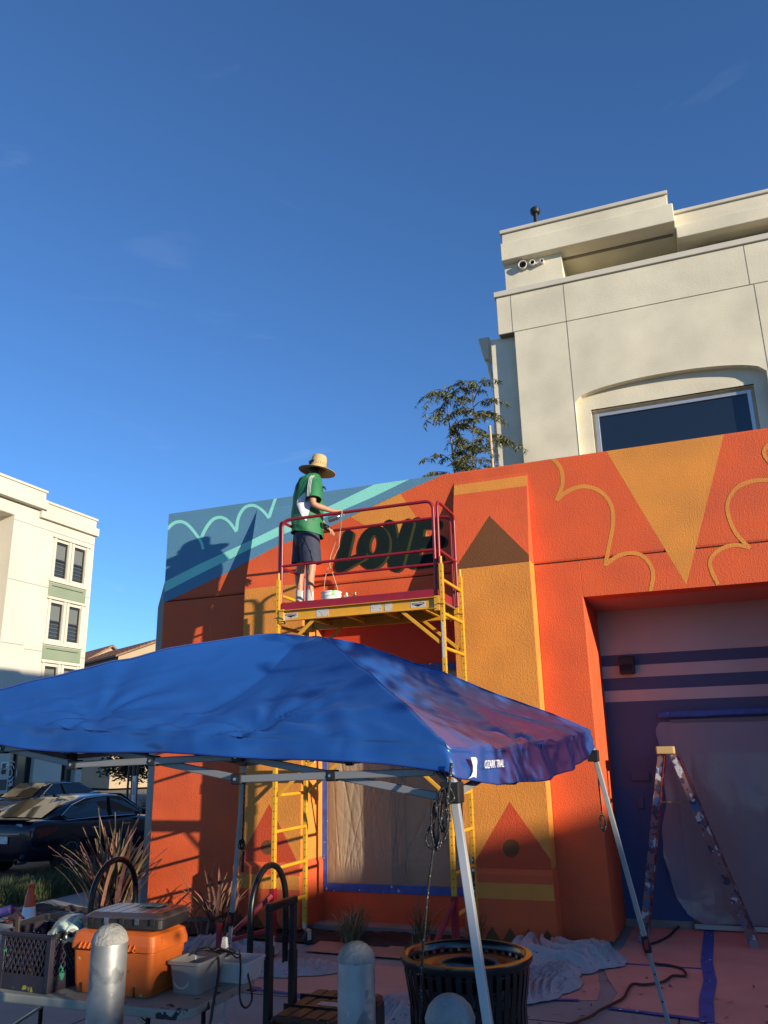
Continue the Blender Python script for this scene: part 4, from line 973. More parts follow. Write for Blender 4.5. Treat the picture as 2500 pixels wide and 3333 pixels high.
# ------------------------------------------------------------------ canopy tent
m_fab = mat('tent_polyester', (0.012, 0.066, 0.255), 0.30, spec=0.6, crease=(5.2, 0.45, 0.018))
m_leg = mat('leg_powder_grey', (0.40, 0.41, 0.42), 0.42, 0.3, var=(5, 0.06))
m_tr = mat('truss_grey', (0.24, 0.245, 0.25), 0.42, 0.3, var=(5, 0.06))
TF, TR, TK, TL = V((-0.935, 3.10, 1.925)), V((-0.765, 5.86, 2.03)), V((-3.47, 5.88, 2.04)), V((-3.74, 3.12, 2.15))
tent = thing('canopy_tent', 'blue pop-up canopy tent with slanted grey legs covering the work table', 'tent', (-2.2, 4.5, 0))
TC = V((-2.215, 4.48, 0)); ZPK = 2.74
per = [TF, TR, TK, TL]
def perim(t):      # 0..4 around; F->R->K->L
    t = t % 4; k = int(t); return per[k].lerp(per[(k+1) % 4], t-k)
def tent_pt(m, t):
    e = perim(t); f = t % 1; mid = 1-abs(2*f-1)            # 0 corners, 1 mid side
    k = int(t % 4)
    zc = e.z+0.10+(0.03*min(1, (1-f)*0+f*1.2) if k == 3 else 0)
    if m <= 1:
        xy = TC.lerp(V((e.x, e.y, 0)), m)
        lw_ = max(0, 1-abs(t-3.0)/0.7); prof = 1-m**(1.12+0.30*lw_)
        z = zc+(ZPK-zc)*prof
        z -= 0.035*math.exp(-(m/0.10)**2)                    # blunt top
        sag = 0.17*sin(pi*min(1, m*1.0))**1.1*mid**0.8
        z -= sag*(1.0 if k != 0 else 1.15)
        z -= 0.035*m**6*mid**0.6
        # wrinkles: radial near eaves, soft ripples elsewhere
        p = V((xy.x, xy.y, 0))
        z += 0.016*nz((p.x*1.4, p.y*1.4, 1))*min(1, 3*m)
        s1 = p.x*3.1+p.y*5.3+1.6*nz((p.x*1.2, p.y*1.2, 7)); z += 0.007*(1-abs(sin(s1)))**3*(0.4+nz((p.x*1.7, p.y*1.7, 3)))*min(1, 2*m)*2
        z += 0.014*sin(t*46+3*nz((t*3, m*2, 2)))*m**5*(0.4+0.6*mid)*max(0, 1-m**9*0.5)
        for fx, fy in ((-1.87, 3.30), (-2.80, 3.32), (-0.98, 4.5)):
            dx, dy = p.x-fx, p.y-fy; r__ = math.hypot(dx, dy)+1e-3; an = math.atan2(dy, dx)
            z += 0.030*math.exp(-r__/0.42)*min(1, r__*6)*sin(an*9+2*nz((an*2, r__*2, 4)))*0.6-0.045*math.exp(-(r__/0.13)**2)
        nodes = 0
        for c_ in (1/6, 0.5, 5/6): nodes += math.exp(-((f-c_)/0.055)**2)*sin(5*(f-c_)/0.055)
        z += 0.010*nodes*m**3
        return V((xy.x, xy.y, z))
    v = (m-1)/0.3                                       # valance 0..1
    out = (V((e.x, e.y, 0))-TC).normalized()
    drop = (0.175 if k == 0 else 0.10)+0.02*nz((t*5, 0, 3))
    if k == 0: drop = 0.10+0.075*min(1, f*5, (1-f)*9)+0.02*nz((t*5, 0, 3))
    w = 0.022*sin(t*30+2.5*nz((t*4, v, 1)))*v*(0.3+0.7*mid)+0.012*nz((t*22, v*3, 6))
    corner = math.exp(-((1-abs(2*f-1))/0.10)**2)
    zz = zc-0.035*mid**0.6-drop*v-0.01*v*corner+0.012*sin(t*9)*v
    return V((e.x, e.y, zz))+out*(0.035*v-0.01+w)
NM, NT = 64, 400
rings = [[tent_pt(0.012+0.988*i/NM, 4*k/NT) for k in range(NT)] for i in range(NM+1)]+[[tent_pt(1+0.3*j/7, 4*k/NT) for k in range(NT)] for j in range(1, 8)]
cf = MB().loft(rings, caps=False); cf.f.append(tuple(range(NT)))
canopy = cf.build('canopy', m_fab, tent, smooth=True)
# hem seam
MB().pipe([tent_pt(1.295, 4*k/NT) for k in range(NT)], 0.004, 5, closed=True).build('hem', mat('hem_blue', (0.008, 0.035, 0.20), 0.6), canopy, smooth=True)
for k in range(4): MB().pipe([tent_pt(0.03+0.96*i/40, k)+V((0, 0, 0.001)) for i in range(41)], 0.0035, 5).build('ridge_seam', mat('hem_blue', (0.008, 0.035, 0.20), 0.6), canopy, smooth=True)
# legs, brackets, trusses
splay = 0.165
legs = []
for c, sx_, sy_ in ((TF, 1, -1), (TR, 1, 1), (TK, -1, 1), (TL, -1, -1)):
    top = V((c.x, c.y, c.z-0.02)); foot = V((c.x+sx_*splay*(c.z), c.y+sy_*splay*c.z, 0.01))
    mid_ = top.lerp(foot, 0.60)
    lg = MB().bar(top, mid_, 0.031, 0.031, up=(sx_, 0, 0)).build('leg', m_leg, tent, bevel=0.003)
    MB().bar(top.lerp(foot, 0.55), foot, 0.025, 0.025, up=(sx_, 0, 0)).build('inner_leg', m_leg, lg, bevel=0.003)
    MB().bar(top.lerp(foot, 0.585), top.lerp(foot, 0.635), 0.045, 0.045, up=(sx_, 0, 0)).build('height_lock', m_blackpl, lg, bevel=0.005)
    lk = top.lerp(foot, 0.61); MB().box(lk.x-0.012, lk.x+0.012, lk.y-0.032, lk.y-0.02, lk.z-0.03, lk.z+0.03).build('release_button', mat('button_red', (0.35, 0.02, 0.02), 0.5), lg, bevel=0.003)
    for tt in (0.70, 0.78):
        q_ = top.lerp(foot, tt); d_ = (CC-q_); d_.z = 0; d_.normalize(); MB().pipe([q_+d_*0.012, q_+d_*0.0165], 0.006, 8).build('adjust_hole', m_dark, lg)
    MB().box(foot.x-0.05, foot.x+0.05, foot.y-0.05, foot.y+0.05, 0.0, 0.012).build('foot_plate', m_steel, lg)
    br = MB().box(c.x-0.036, c.x+0.036, c.y-0.036, c.y+0.036, c.z-0.105, c.z-0.03).build('corner_bracket', m_blackpl, tent, bevel=0.005)
    legs.append((top, foot))
for k in range(4):
    a, b_ = per[k], per[(k+1) % 4]; inn = (TC-(a+b_)/2); inn.z = 0; inn.normalize()
    zhi, zlo = 0.0, -0.090
    for j in range(3):
        f0, f1 = 0.03+0.94*j/3, 0.03+0.94*(j+1)/3
        for (za, zb_, off) in ((zhi, zlo, 0.012), (zlo, zhi, -0.012)):
            A = a.lerp(b_, f0)+V((0, 0, za))+inn*(0.05+off); B = a.lerp(b_, f1)+V((0, 0, zb_))+inn*(0.05+off)
            MB().bar(A, B, 0.016, 0.030).build('truss_bar', m_tr, tent, bevel=0.004)
        if j > 0:
            for zz in (zhi, zlo):
                p = a.lerp(b_, f0)+V((0, 0, zz))+inn*0.05
                jn = MB().box(p.x-0.026, p.x+0.026, p.y-0.026, p.y+0.026, p.z-0.022, p.z+0.022).build('truss_joint', m_blackpl, tent, bevel=0.006)
                d_ = -inn; MB().pipe([p+d_*0.026, p+d_*0.031], 0.007, 8).build('bolt', m_steel, jn)
        p = a.lerp(b_, (f0+f1)/2)+V((0, 0, (zhi+zlo)/2))+inn*0.05
        jn = MB().box(p.x-0.022, p.x+0.022, p.y-0.022, p.y+0.022, p.z-0.022, p.z+0.022).build('truss_joint', m_blackpl, tent, bevel=0.005)
        MB().pipe([p-inn*0.022, p-inn*0.028], 0.006, 8).build('bolt', m_steel, jn)
pk = V((TC.x, TC.y, ZPK-0.06))
for c in per:
    MB().pipe([V((c.x, c.y, c.z-0.05)).lerp(pk, 0.02), V((c.x, c.y, c.z+0.06)).lerp(pk, 0.5)-V((0, 0, 0.02)), pk], 0.011, 6).build('roof_pole', m_tr, tent)
# maker's mark on the valance near the front corner
m_logo = mat('logo_white', (0.72, 0.73, 0.76), 0.5)
vx = (TR-TF); vx.z = 0; vx.normalize()
def val_pt(f, v): return tent_pt(1+0.3*v, f)
lo = MB(); e0 = val_pt(0.05, 0.55)+V((0.020, -0.004, -0.05)); ex = (val_pt(0.12, 0.55)-val_pt(0.05, 0.55)); ex.z = 0; ex.normalize()
L1 = [(0.0, 0.0), (0.055, 0.035), (0.052, 0.075), (0.030, 0.11), (0.075, 0.11), (0.098, 0.085), (0.098, 0.045), (0.085, 0.02), (0.06, 0.0)]
sw = [[(0, 0), (0.028, 0.010), (0.046, 0.030), (0.050, 0.055), (0.040, 0.080), (0.034, 0.098), (0.072, 0.098), (0.086, 0.090), (0.088, 0.074), (0.080, 0.055), (0.078, 0.030), (0.072, 0.0), (0.050, 0.006)]]
for P_ in sw: lo.prism([e0+ex*(x*1.35-0.03)+V((0, 0, z*0.8)) for x, z in P_], (-0.001, 0, 0))
lo.build('brand_emblem', m_logo, canopy)
tp = val_pt(0.105, 0.62)+V((0.026, -0.002, 0))
text_mesh('OZARK TRAIL', 'brand_lettering', m_logo, canopy, frame_mat(tp, val_pt(0.18, 0.55)-val_pt(0.096, 0.62)+V((0.006, 0, 0)), (0, 0, 1)), 0.045, 0.0008, 0.25)
# guy cords tied up at the corners
m_cord = mat('black_cord', (0.010, 0.010, 0.011), 0.8, spots=[(120, 0.62, (0.26, 0.26, 0.24))])
def bundle(b, c, h, w, turns, seed):
    r_ = random.Random(seed); P = []
    for k in range(turns*10+1):
        t = k/10*2*pi; P.append(c+V((w*(0.6+0.4*r_.random())*sin(t)*0.6, w*0.5*cos(t*1.3), h*0.5*cos(t)+0.01*r_.random())))
    b.pipe(smooth_path(P, 3), 0.0036, 5)
b = MB(); top = val_pt(0.004, 0.55)+V((0.0, -0.03, 0)); tz_ = pY(1453, 2640, 3.02)
b.pipe(smooth_path([top, pY(1462, 2560, 3.02), pY(1455, 2610, 3.02)]), 0.006, 6)
bundle(b, pY(1447, 2640, 3.03), 0.15, 0.030, 4, 4); bundle(b, pY(1420, 2690, 3.03), 0.17, 0.032, 3, 9)
b.pipe(smooth_path([pY(1440, 2580, 3.02), pY(1415, 2660, 3.02), pY(1388, 2720, 3.02), pY(1392, 2750, 3.02), pY(1415, 2762, 3.02), pY(1424, 2730, 3.02), pY(1440, 2640, 3.02)]), 0.005, 6)
b.pipe(smooth_path([pY(1411, 2760, 3.02), pY(1403, 2820, 3.02), pY(1391, 2920, 3.03), pY(1383, 3020, 3.03), pY(1375, 3120, 3.04), pY(1371, 3220, 3.05), pY(1368, 3400, 3.06)]), 0.0045, 6)
b.pipe(smooth_path([pY(1460, 2560, 3.04), pY(1478, 2600, 3.03), pY(1452, 2622, 3.02), pY(1460, 2690, 3.02), pY(1442, 2740, 3.02)]), 0.0045, 6)
b.build('guy_cord', m_cord, tent, smooth=True)
b = MB(); b.pipe([pY(1941, 2440, 5.9), pY(1950, 2560, 5.9), pY(1960, 2650, 5.9)], 0.005, 6); bundle(b, pY(1963, 2680, 5.9), 0.10, 0.035, 6, 2); b.build('guy_cord', m_cord, tent, smooth=True)
b = MB(); b.pipe([pY(799, 2480, 5.9), pY(793, 2640, 5.9), pY(789, 2740, 5.9)], 0.006, 6); bundle(b, pY(787, 2752, 5.9), 0.07, 0.04, 5, 6); b.pipe([pY(793, 2770, 5.9), pY(791, 2800, 5.9), pY(789, 2838, 5.9)], 0.010, 6); b.build('guy_cord', m_cord, tent, smooth=True)

# ------------------------------------------------------------------ folding table and what stands on it
m_top = mat('table_resin', (0.30, 0.30, 0.25), 0.6, var=(5, 0.15), spots=[(9, 0.62, (0.02, 0.02, 0.025)), (5, 0.72, (0.03, 0.16, 0.11))])
tx0, tx1, ty0, ty1 = -4.62, -2.72, 4.08, 4.86
tb = thing('folding_table', 'paint-stained grey folding table under the blue canopy', 'table', ((tx0+tx1)/2, (ty0+ty1)/2, 0))
def rrect(x0, x1, y0, y1, r, n=6):
    o = []
    for cx, cy, a0 in ((x1-r, y0+r, -pi/2), (x1-r, y1-r, 0), (x0+r, y1-r, pi/2), (x0+r, y0+r, pi)):
        for k in range(n+1): t = a0+pi/2*k/n; o.append((cx+r*cos(t), cy+r*sin(t)))
    return o
tt = MB(); rr_ = rrect(tx0, tx1, ty0, ty1, 0.10)
tt.loft([[(x, y, z) for x, y in rr_] for z in (0.69, 0.738)]); tt.build('table_top', m_top, tb, bevel=0.008)
for x in (tx0+0.35, tx1-0.32):
    lf = MB().pipe([(x, ty0+0.12, 0.69), (x, ty0+0.10, 0.02), (x+0.0, ty0+0.10, 0.0)], 0.014, 8).pipe([(x, ty1-0.12, 0.69), (x, ty1-0.10, 0.0)], 0.014, 8).tube((x, ty0+0.10, 0.12), (x, ty1-0.10, 0.12), 0.012, 8)
    lf.build('table_leg', m_blackst, tb, smooth=True, auto=50)
    MB().tube((x, (ty0+ty1)/2, 0.42), (x+(0.45 if x < -3.7 else -0.45), (ty0+ty1)/2, 0.68), 0.010, 8).build('leg_brace', mat('zinc', (0.4, 0.38, 0.3), 0.35, 0.8), tb, smooth=True)
# milk crates
m_cpl = mat('crate_plum', (0.024, 0.020, 0.032), 0.5, var=(7, 0.2), spots=[(7, 0.67, (0.02, 0.20, 0.12)), (10, 0.72, (0.35, 0.33, 0.04))])
m_cbk = mat('crate_black', (0.016, 0.015, 0.017), 0.5, var=(7, 0.2), spots=[(12, 0.72, (0.3, 0.3, 0.3))])
def crate(c, a, w, d, h, m_, lab, panels):
    t = thing('milk_crate', lab, 'crate', c); R_ = Matrix.Translation(c) @ Matrix.Rotation(a, 4, 'Z')
    def put(b, nm, **k): b.xf(R_); return b.build(nm, m_, t, **k)
    put(MB().box(-w/2+0.01, w/2-0.01, -d/2+0.01, d/2-0.01, 0.0, 0.012), 'base')
    for (x, y) in ((-1, -1), (1, -1), (1, 1), (-1, 1)): put(MB().box(x*w/2-(0.036 if x > 0 else 0), x*w/2+(0.036 if x < 0 else 0), y*d/2-(0.036 if y > 0 else 0), y*d/2+(0.036 if y < 0 else 0), 0, h), 'corner_post', bevel=0.004)
    for nm, z0, z1 in (('rim', h-0.03, h), ('skirt', 0.0, 0.085)):
        for y in (-d/2, d/2-0.012): put(MB().box(-w/2+0.037, w/2-0.037, y+0.001, y+0.011, z0, z1), nm, bevel=0.003)
        for x in (-w/2, w/2-0.012): put(MB().box(x+0.001, x+0.011, -d/2+0.037, d/2-0.037, z0, z1), nm, bevel=0.003)
    put(MB().box(-w/2-0.008, w/2+0.008, -d/2-0.008, -d/2-0.0005, h-0.018, h+0.004).box(-w/2-0.008, w/2+0.008, d/2+0.0005, d/2+0.008, h-0.018, h+0.004).box(-w/2-0.008, -w/2-0.0005, -d/2, d/2, h-0.018, h+0.004).box(w/2+0.0005, w/2+0.008, -d/2, d/2, h-0.018, h+0.004), 'lip', bevel=0.003)
    for face in range(4):
        lt = MB(); L_ = (w if face % 2 == 0 else d)-0.072; n = 9
        for k in range(-6, n+1):
            for s_ in (1, -1):
                x0 = -L_/2+k*L_/n; z0, z1 = 0.085, h-0.03; dx = (z1-z0)*0.62
                xa, xb = (x0, x0+dx) if s_ > 0 else (x0+dx, x0)
                A, B = V((xa, z0, 0)), V((xb, z1, 0))
                # clip to face width
                lo_, hi_ = 0.0, 1.0
                for lim, sg in ((-L_/2, 1), (L_/2, -1)):
                    fa, fb = sg*(A.x-lim), sg*(B.x-lim)
                    if fa < 0 and fb < 0: lo_ = 2
                    elif fa < 0: lo_ = max(lo_, fa/(fa-fb))
                    elif fb < 0: hi_ = min(hi_, fa/(fa-fb))
                if lo_ >= hi_: continue
                P, Q = A.lerp(B, lo_), A.lerp(B, hi_); off = 0.004 if s_ > 0 else 0.0065
                f3 = {0: lambda p: (p.x, -d/2+off, p.y), 1: lambda p: (w/2-off, p.x, p.y), 2: lambda p: (p.x, d/2-off, p.y), 3: lambda p: (-w/2+off, p.x, p.y)}[face]
                lt.bar(f3(P), f3(Q), 0.005, 0.007, up=(0, 1, 0) if face % 2 == 0 else (1, 0, 0))
        tag(put(lt, 'lattice_panel'), kind='stuff')
    return t, R_
cA, RA = crate(V((-3.86, 4.30, 0.74)), RAD(-4), 0.40, 0.34, 0.30, m_cpl, 'plum milk crate with lattice sides at the front of the table', 4)
cB, RBm = crate(V((-4.12, 4.68, 0.74)), RAD(8), 0.42, 0.34, 0.27, m_cbk, 'black milk crate behind the plum crate on the table', 4)
# contents of the plum crate
c = V((-3.74, 4.27, 0.98)); w_ = thing('wrapped_rolls', 'clear-wrapped pack of pale green roller sleeves in the plum crate', 'roller sleeves', c)
for k in range(2):
    q_ = c+V((0.035+0.074*k, -0.05+0.02*k, 0.045))
    MB().pipe([q_, q_+V((-0.10, 0.18, 0.03))], 0.038, 18, caps=False).build('sleeve', mat('sleeve_green', (0.42, 0.55, 0.45), 0.8), w_, smooth=True, solid=0.010)
def wrap(u, v):
    th = 2*pi*u; ax_ = V((-0.10, 0.18, 0.03)); p = c+V((0.07, -0.055, 0.045))+ax_*(v*1.25-0.06)
    k_ = 0.6 if v < 0.02 or v > 0.98 else 1
    return p+V((cos(th)*0.088*k_, cos(th)*0.04*k_, sin(th)*0.048*k_))*(1+0.10*nz((u*9, v*5, 2)))
MB().grid(wrap, 40, 16).build('film', mat('clear_film', (0.75, 0.82, 0.78), 0.12, alpha=0.28, spec=0.8), w_, smooth=True)
for (dx, dy, dz, sz, rz, m_, nm, lab, cat) in (
    (0.12, 0.02, 0.27, (0.055, 0.012, 0.10), 0.5, mat('card_white', (0.6, 0.58, 0.52), 0.7, spots=[(50, 0.62, (0.1, 0.1, 0.1))]), 'paint_label_card', 'white printed card leaning in the plum crate beside the wrapped rolls', 'card'),
    (0.185, 0.04, 0.275, (0.035, 0.03, 0.10), -0.35, mat('box_blue', (0.03, 0.06, 0.32), 0.5, spots=[(40, 0.66, (0.6, 0.6, 0.6))]), 'small_box', 'small blue carton standing in the plum crate', 'box')):
    p = V((-3.86+dx, 4.30+dy, 0.74+dz)); 
    o = MB().box(-sz[0]/2, sz[0]/2, -sz[1]/2, sz[1]/2, -sz[2]*0.6, sz[2]*0.5).xf(Matrix.Translation(p) @ Matrix.Rotation(rz, 4, 'Y') @ Matrix.Rotation(rz, 4, 'Z')).build(nm, m_, None, bevel=0.002)
    tag(o, lab, cat)
p = V((-3.61, 4.32, 1.03)); bs = thing('brush_set_pack', 'yellow and blue brush set pack sticking out of the plum crate', 'brush pack', p)
Mb = Matrix.Translation(p) @ Matrix.Rotation(RAD(22), 4, 'Y') @ Matrix.Rotation(RAD(-12), 4, 'Z')
MB().box(-0.08, 0.08, -0.012, 0.012, -0.03, 0.035).xf(Mb).build('carton', mat('carton_multi', (0.45, 0.40, 0.06), 0.5, spots=[(22, 0.52, (0.05, 0.12, 0.35)), (30, 0.60, (0.55, 0.2, 0.05))]), bs, bevel=0.002)
text_mesh('BRUSH SET', 'printed_word', m_blackpl, bs, Mb @ frame_mat((-0.07, -0.0125, -0.022), (1, 0, 0), (0, 0, 1)), 0.030, 0.0004)
# handle of a tool standing in the crate
o = MB().bar((-3.99, 4.20, 0.80), (-3.985, 4.17, 1.115), 0.028, 0.012).build('wooden_stick', mat('old_wood', (0.05, 0.033, 0.024), 0.8, var=(30, 0.3)), None, bevel=0.003)
tag(o, 'dark wooden paint stirring stick standing upright in the plum crate', 'stick')
# paint roller lying across the black crate
rp = pZ(30, 2958, 1.10); ro = thing('paint_roller', 'purple paint roller with red handle lying on the crates', 'paint roller', rp)
ra, rb_ = pY(-40, 2985, rp.y), pY(38, 2960, rp.y)
MB().pipe([ra, rb_], 0.030, 18).build('sleeve', mat('roller_purple', (0.10, 0.075, 0.28), 0.95, bump=(200, 0.8, 0.006)), ro, smooth=True, auto=50)
MB().pipe([rb_, rb_+V((0.03, 0, 0.01)), pY(62, 2975, rp.y-0.02), pY(78, 2988, rp.y-0.05), pY(20, 2998, rp.y-0.12)], 0.007, 8).build('handle', mat('handle_red', (0.42, 0.06, 0.03), 0.5), ro, smooth=True)
# orange tool box
ob = V((-3.31, 4.36, 0.74)); m_ot = mat('toolbox_orange', (0.50, 0.105, 0.014), 0.5, var=(6, 0.14), spots=[(16, 0.70, (0.40, 0.36, 0.18)), (24, 0.73, (0.05, 0.10, 0.05)), (11, 0.70, (0.30, 0.07, 0.02))])
ot = thing('orange_tool_box', 'scuffed orange plastic tool box under the black organizer case', 'tool box', ob)
w2, d2, h2 = 0.275, 0.165, 0.225
def rr3(w, d, z, r=0.03): return [(ob.x+x, ob.y+y, ob.z+z) for x, y in rrect(-w, w, -d, d, r, 4)]
MB().loft([rr3(w2-0.025, d2-0.02, 0.0), rr3(w2-0.012, d2-0.012, 0.05), rr3(w2-0.004, d2-0.004, 0.16), rr3(w2, d2, h2)]).build('tub', m_ot, ot, bevel=0.004)
MB().loft([rr3(w2+0.012, d2+0.012, h2+0.002), rr3(w2+0.012, d2+0.012, h2+0.035), rr3(w2-0.0, d2-0.0, h2+0.085), rr3(w2-0.03, d2-0.03, h2+0.10)]).build('lid', m_ot, ot, bevel=0.005)
for x in (-0.16, 0.12):
    MB().box(ob.x+x-0.05, ob.x+x+0.05, ob.y-d2-0.026, ob.y-d2-0.012, ob.z+h2+0.008, ob.z+h2+0.024).build('hinge_rib', m_ot, ot, bevel=0.002)
    for k in range(4): MB().prism([(ob.x+x-0.045+k*0.03, ob.y-d2-0.013, ob.z+h2+0.002), (ob.x+x-0.045+k*0.03, ob.y-d2-0.036, ob.z+h2+0.014), (ob.x+x-0.045+k*0.03, ob.y-d2-0.013, ob.z+h2+0.045)], (0.005, 0, 0)).build('hinge_fin', m_ot, ot)
for k in range(5): MB().box(ob.x-0.2+k*0.09, ob.x-0.196+k*0.09, ob.y-d2-0.0-0.003+0.008, ob.y-d2+0.02, ob.z+0.003, ob.z+0.055).build('foot_groove', m_dark, ot)
# black organizer case with clear lid
oc = V((-3.29, 4.40, 0.74+h2+0.103)); co = thing('organizer_case', 'black organizer case with smoky clear lid on the orange tool box', 'organizer case', oc)
cm = Matrix.Translation(oc) @ Matrix.Rotation(RAD(5), 4, 'Z')
b = MB(); b.loft([[(x, y, z) for x, y in rrect(-w, w, -d, d, 0.03, 4)] for w, d, z in ((0.245, 0.165, 0.0), (0.25, 0.17, 0.01), (0.25, 0.17, 0.055))]); b.xf(cm).build('tray', m_blackpl, co, bevel=0.003)
b = MB(); b.loft([[(x, y, z) for x, y in rrect(-w, w, -d, d, 0.03, 4)] for w, d, z in ((0.255, 0.175, 0.056), (0.255, 0.175, 0.068), (0.225, 0.145, 0.088))]); b.xf(cm).build('lid', mat('smoky_lid', (0.055, 0.045, 0.05), 0.18, alpha=0.8, spec=0.8), co, bevel=0.003)
for k in range(5): MB().box(-0.2+k*0.1-0.014, -0.2+k*0.1+0.014, -0.183, -0.176, 0.03, 0.064).xf(cm).build('latch', m_steel if k % 2 else m_blackpl, co, bevel=0.002)
for k in range(6): MB().box(-0.2+k*0.075-0.002, -0.2+k*0.075+0.002, -0.14, 0.14, 0.0885, 0.091).xf(cm).build('lid_rib', mat('lid_rib_grey', (0.12, 0.11, 0.11), 0.3), co)
o = MB().grid(lambda u, v: cm @ V((-0.02+0.14*u, 0.02+0.10*v, 0.093+0.022*abs(nz((u*4, v*4, 3)))*sin(pi*u)*sin(pi*v)+0.002)), 16, 12).build('rag', mat('rag_teal', (0.13, 0.20, 0.19), 0.9), None, smooth=True, solid=0.003)
tag(o, 'crumpled grey-green rag lying on the organizer case', 'rag')
# grey plastic tub and white tray to the right
gb = V((-2.92, 4.47, 0.74)); gt_ = thing('plastic_tub', 'translucent grey plastic tub with tape rolls at the table end', 'tub', gb)
b = MB(); rg_ = [[(gb.x+x, gb.y+y, gb.z+z) for x, y in rrect(-w, w, -d, d, 0.025, 4)] for w, d, z in ((0.085, 0.115, 0.0), (0.10, 0.135, 0.145), (0.112, 0.147, 0.15), (0.112, 0.147, 0.165), (0.10, 0.135, 0.165), (0.096, 0.13, 0.145), (0.082, 0.112, 0.006))]
b.loft(rg_, caps=False); b.f.append(tuple(range(len(rg_[0])))); b.build('shell', mat('tub_grey', (0.30, 0.30, 0.29), 0.3, alpha=0.78), gt_, smooth=True, auto=40)
b = MB(); b.pipe([(gb.x-0.02+0.05*cos(t*pi/10), gb.y-0.118, gb.z+0.075+0.05*sin(t*pi/10)) for t in range(20)], 0.007, 6, closed=True); b.build('tape_roll', mat('masking_tape', (0.5, 0.4, 0.3), 0.7), gt_, smooth=True)
wb = V((-2.84, 4.73, 0.74)); wt = thing('white_tray', 'white rectangular plastic tray with cables behind the grey tub', 'tray', wb)
b = MB(); rg_ = [[(wb.x+x, wb.y+y, wb.z+z) for x, y in rrect(-w, w, -d, d, 0.02, 3)] for w, d, z in ((0.14, 0.10, 0.0), (0.155, 0.115, 0.10), (0.162, 0.122, 0.102), (0.162, 0.122, 0.112), (0.15, 0.11, 0.11), (0.138, 0.098, 0.005))]
b.loft(rg_, caps=False); b.f.append(tuple(range(len(rg_[0])))); b.build('shell', mat('tray_white', (0.6, 0.59, 0.57), 0.5, var=(8, 0.1)), wt, smooth=True, auto=40)
# cable heap
rc = random.Random(12); cb = thing('power_cable', 'tangled black power cable spilling over the right end of the table', 'cable', (-2.75, 4.6, 0.74))
b = MB(); P = []
for k in range(46):
    t = k*0.62; P.append(V((-2.84+0.10*sin(t)*rc.uniform(0.5, 1.3), 4.55+0.11*cos(t*0.83)*rc.uniform(0.5, 1.2), 0.87+0.07*abs(sin(t*0.41))+0.02*rc.random())))
b.pipe(smooth_path(P), 0.0045, 6)
b.pipe(smooth_path([(-2.80, 4.5, 0.90), (-2.70, 4.35, 0.86), (-2.66, 4.25, 0.76), (-2.66, 4.20, 0.60), (-2.70, 4.18, 0.40), (-2.78, 4.15, 0.22), (-2.84, 4.1, 0.05)]), 0.008, 6)
b.pipe(smooth_path([(-2.78, 4.7, 0.90), (-2.68, 4.55, 0.85), (-2.62, 4.45, 0.72), (-2.61, 4.5, 0.66), (-2.64, 4.62, 0.68), (-2.70, 4.66, 0.80)]), 0.006, 6)
b.build('cord', mat('cable_black', (0.012, 0.013, 0.018), 0.5), cb, smooth=True)
MB().hexa([(-2.90, 4.66, 0.85), (-2.84, 4.66, 0.85), (-2.84, 4.70, 0.85), (-2.90, 4.70, 0.85), (-2.885, 4.67, 0.97), (-2.855, 4.67, 0.97), (-2.855, 4.69, 0.97), (-2.885, 4.69, 0.97)]).build('plug_block', m_white, cb, bevel=0.006)

# ------------------------------------------------------------------ bollards
m_galv = mat('galvanized', (0.30, 0.31, 0.31), 0.46, 0.55, bump=(9, 0.25, 0.012), var=(5, 0.35), spots=[(6, 0.60, (0.20, 0.21, 0.215)), (17, 0.70, (0.45, 0.46, 0.45))])
m_cap_ = mat('cement_cap', (0.27, 0.27, 0.255), 0.75, 0.1, bump=(55, 0.9, 0.012), var=(9, 0.2))
for (x, y, zt_, lab) in ((-2.79, 3.52, 1.225, 'galvanized steel bollard standing in front of the orange tool box'), (-1.61, 3.74, 1.17, 'galvanized steel bollard left of the slatted litter bin'), (-0.94, 2.98, 1.19, 'nearest galvanized steel bollard, in front of the litter bin')):
    t = thing('bollard', lab, 'bollard', (x, y, 0), 'bollards along the plaza edge')
    MB().lathe([(0.084, 0.0), (0.084, zt_-0.05), (0.0835, zt_-0.046)], (x, y, 0), 40).build('pipe', m_galv, t, smooth=True, auto=50)
    capp = [(0.0842, zt_-0.055), (0.0852, zt_-0.047), (0.083, zt_-0.038), (0.072, zt_-0.012), (0.052, zt_+0.010), (0.028, zt_+0.022), (0.0, zt_+0.026)]
    MB().lathe([(r+0.0015*sin(i*3), z) for i, (r, z) in enumerate(capp)], (x, y, 0), 40).build('dome_cap', m_cap_, t, smooth=True)

# ------------------------------------------------------------------ bike racks
def hoop(p0, p1, zt_, r, lab):
    p0, p1 = V(p0), V(p1); d = p1-p0; R_ = d.length/2; P = [p0, p0+V((0, 0, zt_-R_))]
    c = (p0+p1)/2
    for k in range(1, 14): t = pi-pi*k/14; P.append(c+d.normalized()*(R_*cos(t))+V((0, 0, zt_-R_+R_*sin(t))))
    P += [p1+V((0, 0, zt_-R_)), p1]
    t = thing('bike_rack', lab, 'bike rack', c, 'hoop bike racks')
    MB().pipe(P, r, 14).build('hoop', m_blackst, t, smooth=True, auto=60)
    for q_ in (p0, p1): MB().box(q_.x-0.09, q_.x+0.09, q_.y-0.06, q_.y+0.06, 0, 0.010).build('base_plate', m_blackst, t, bevel=0.002)
hoop((-4.16, 7.22, 0), (-4.20, 7.98, 0), 0.985, 0.030, 'black tubular hoop bike rack in front of the scaffold wheel')
hoop((-6.05, 7.30, 0), (-6.09, 8.06, 0), 0.985, 0.030, 'black tubular hoop bike rack beside the spiky bronze plant')

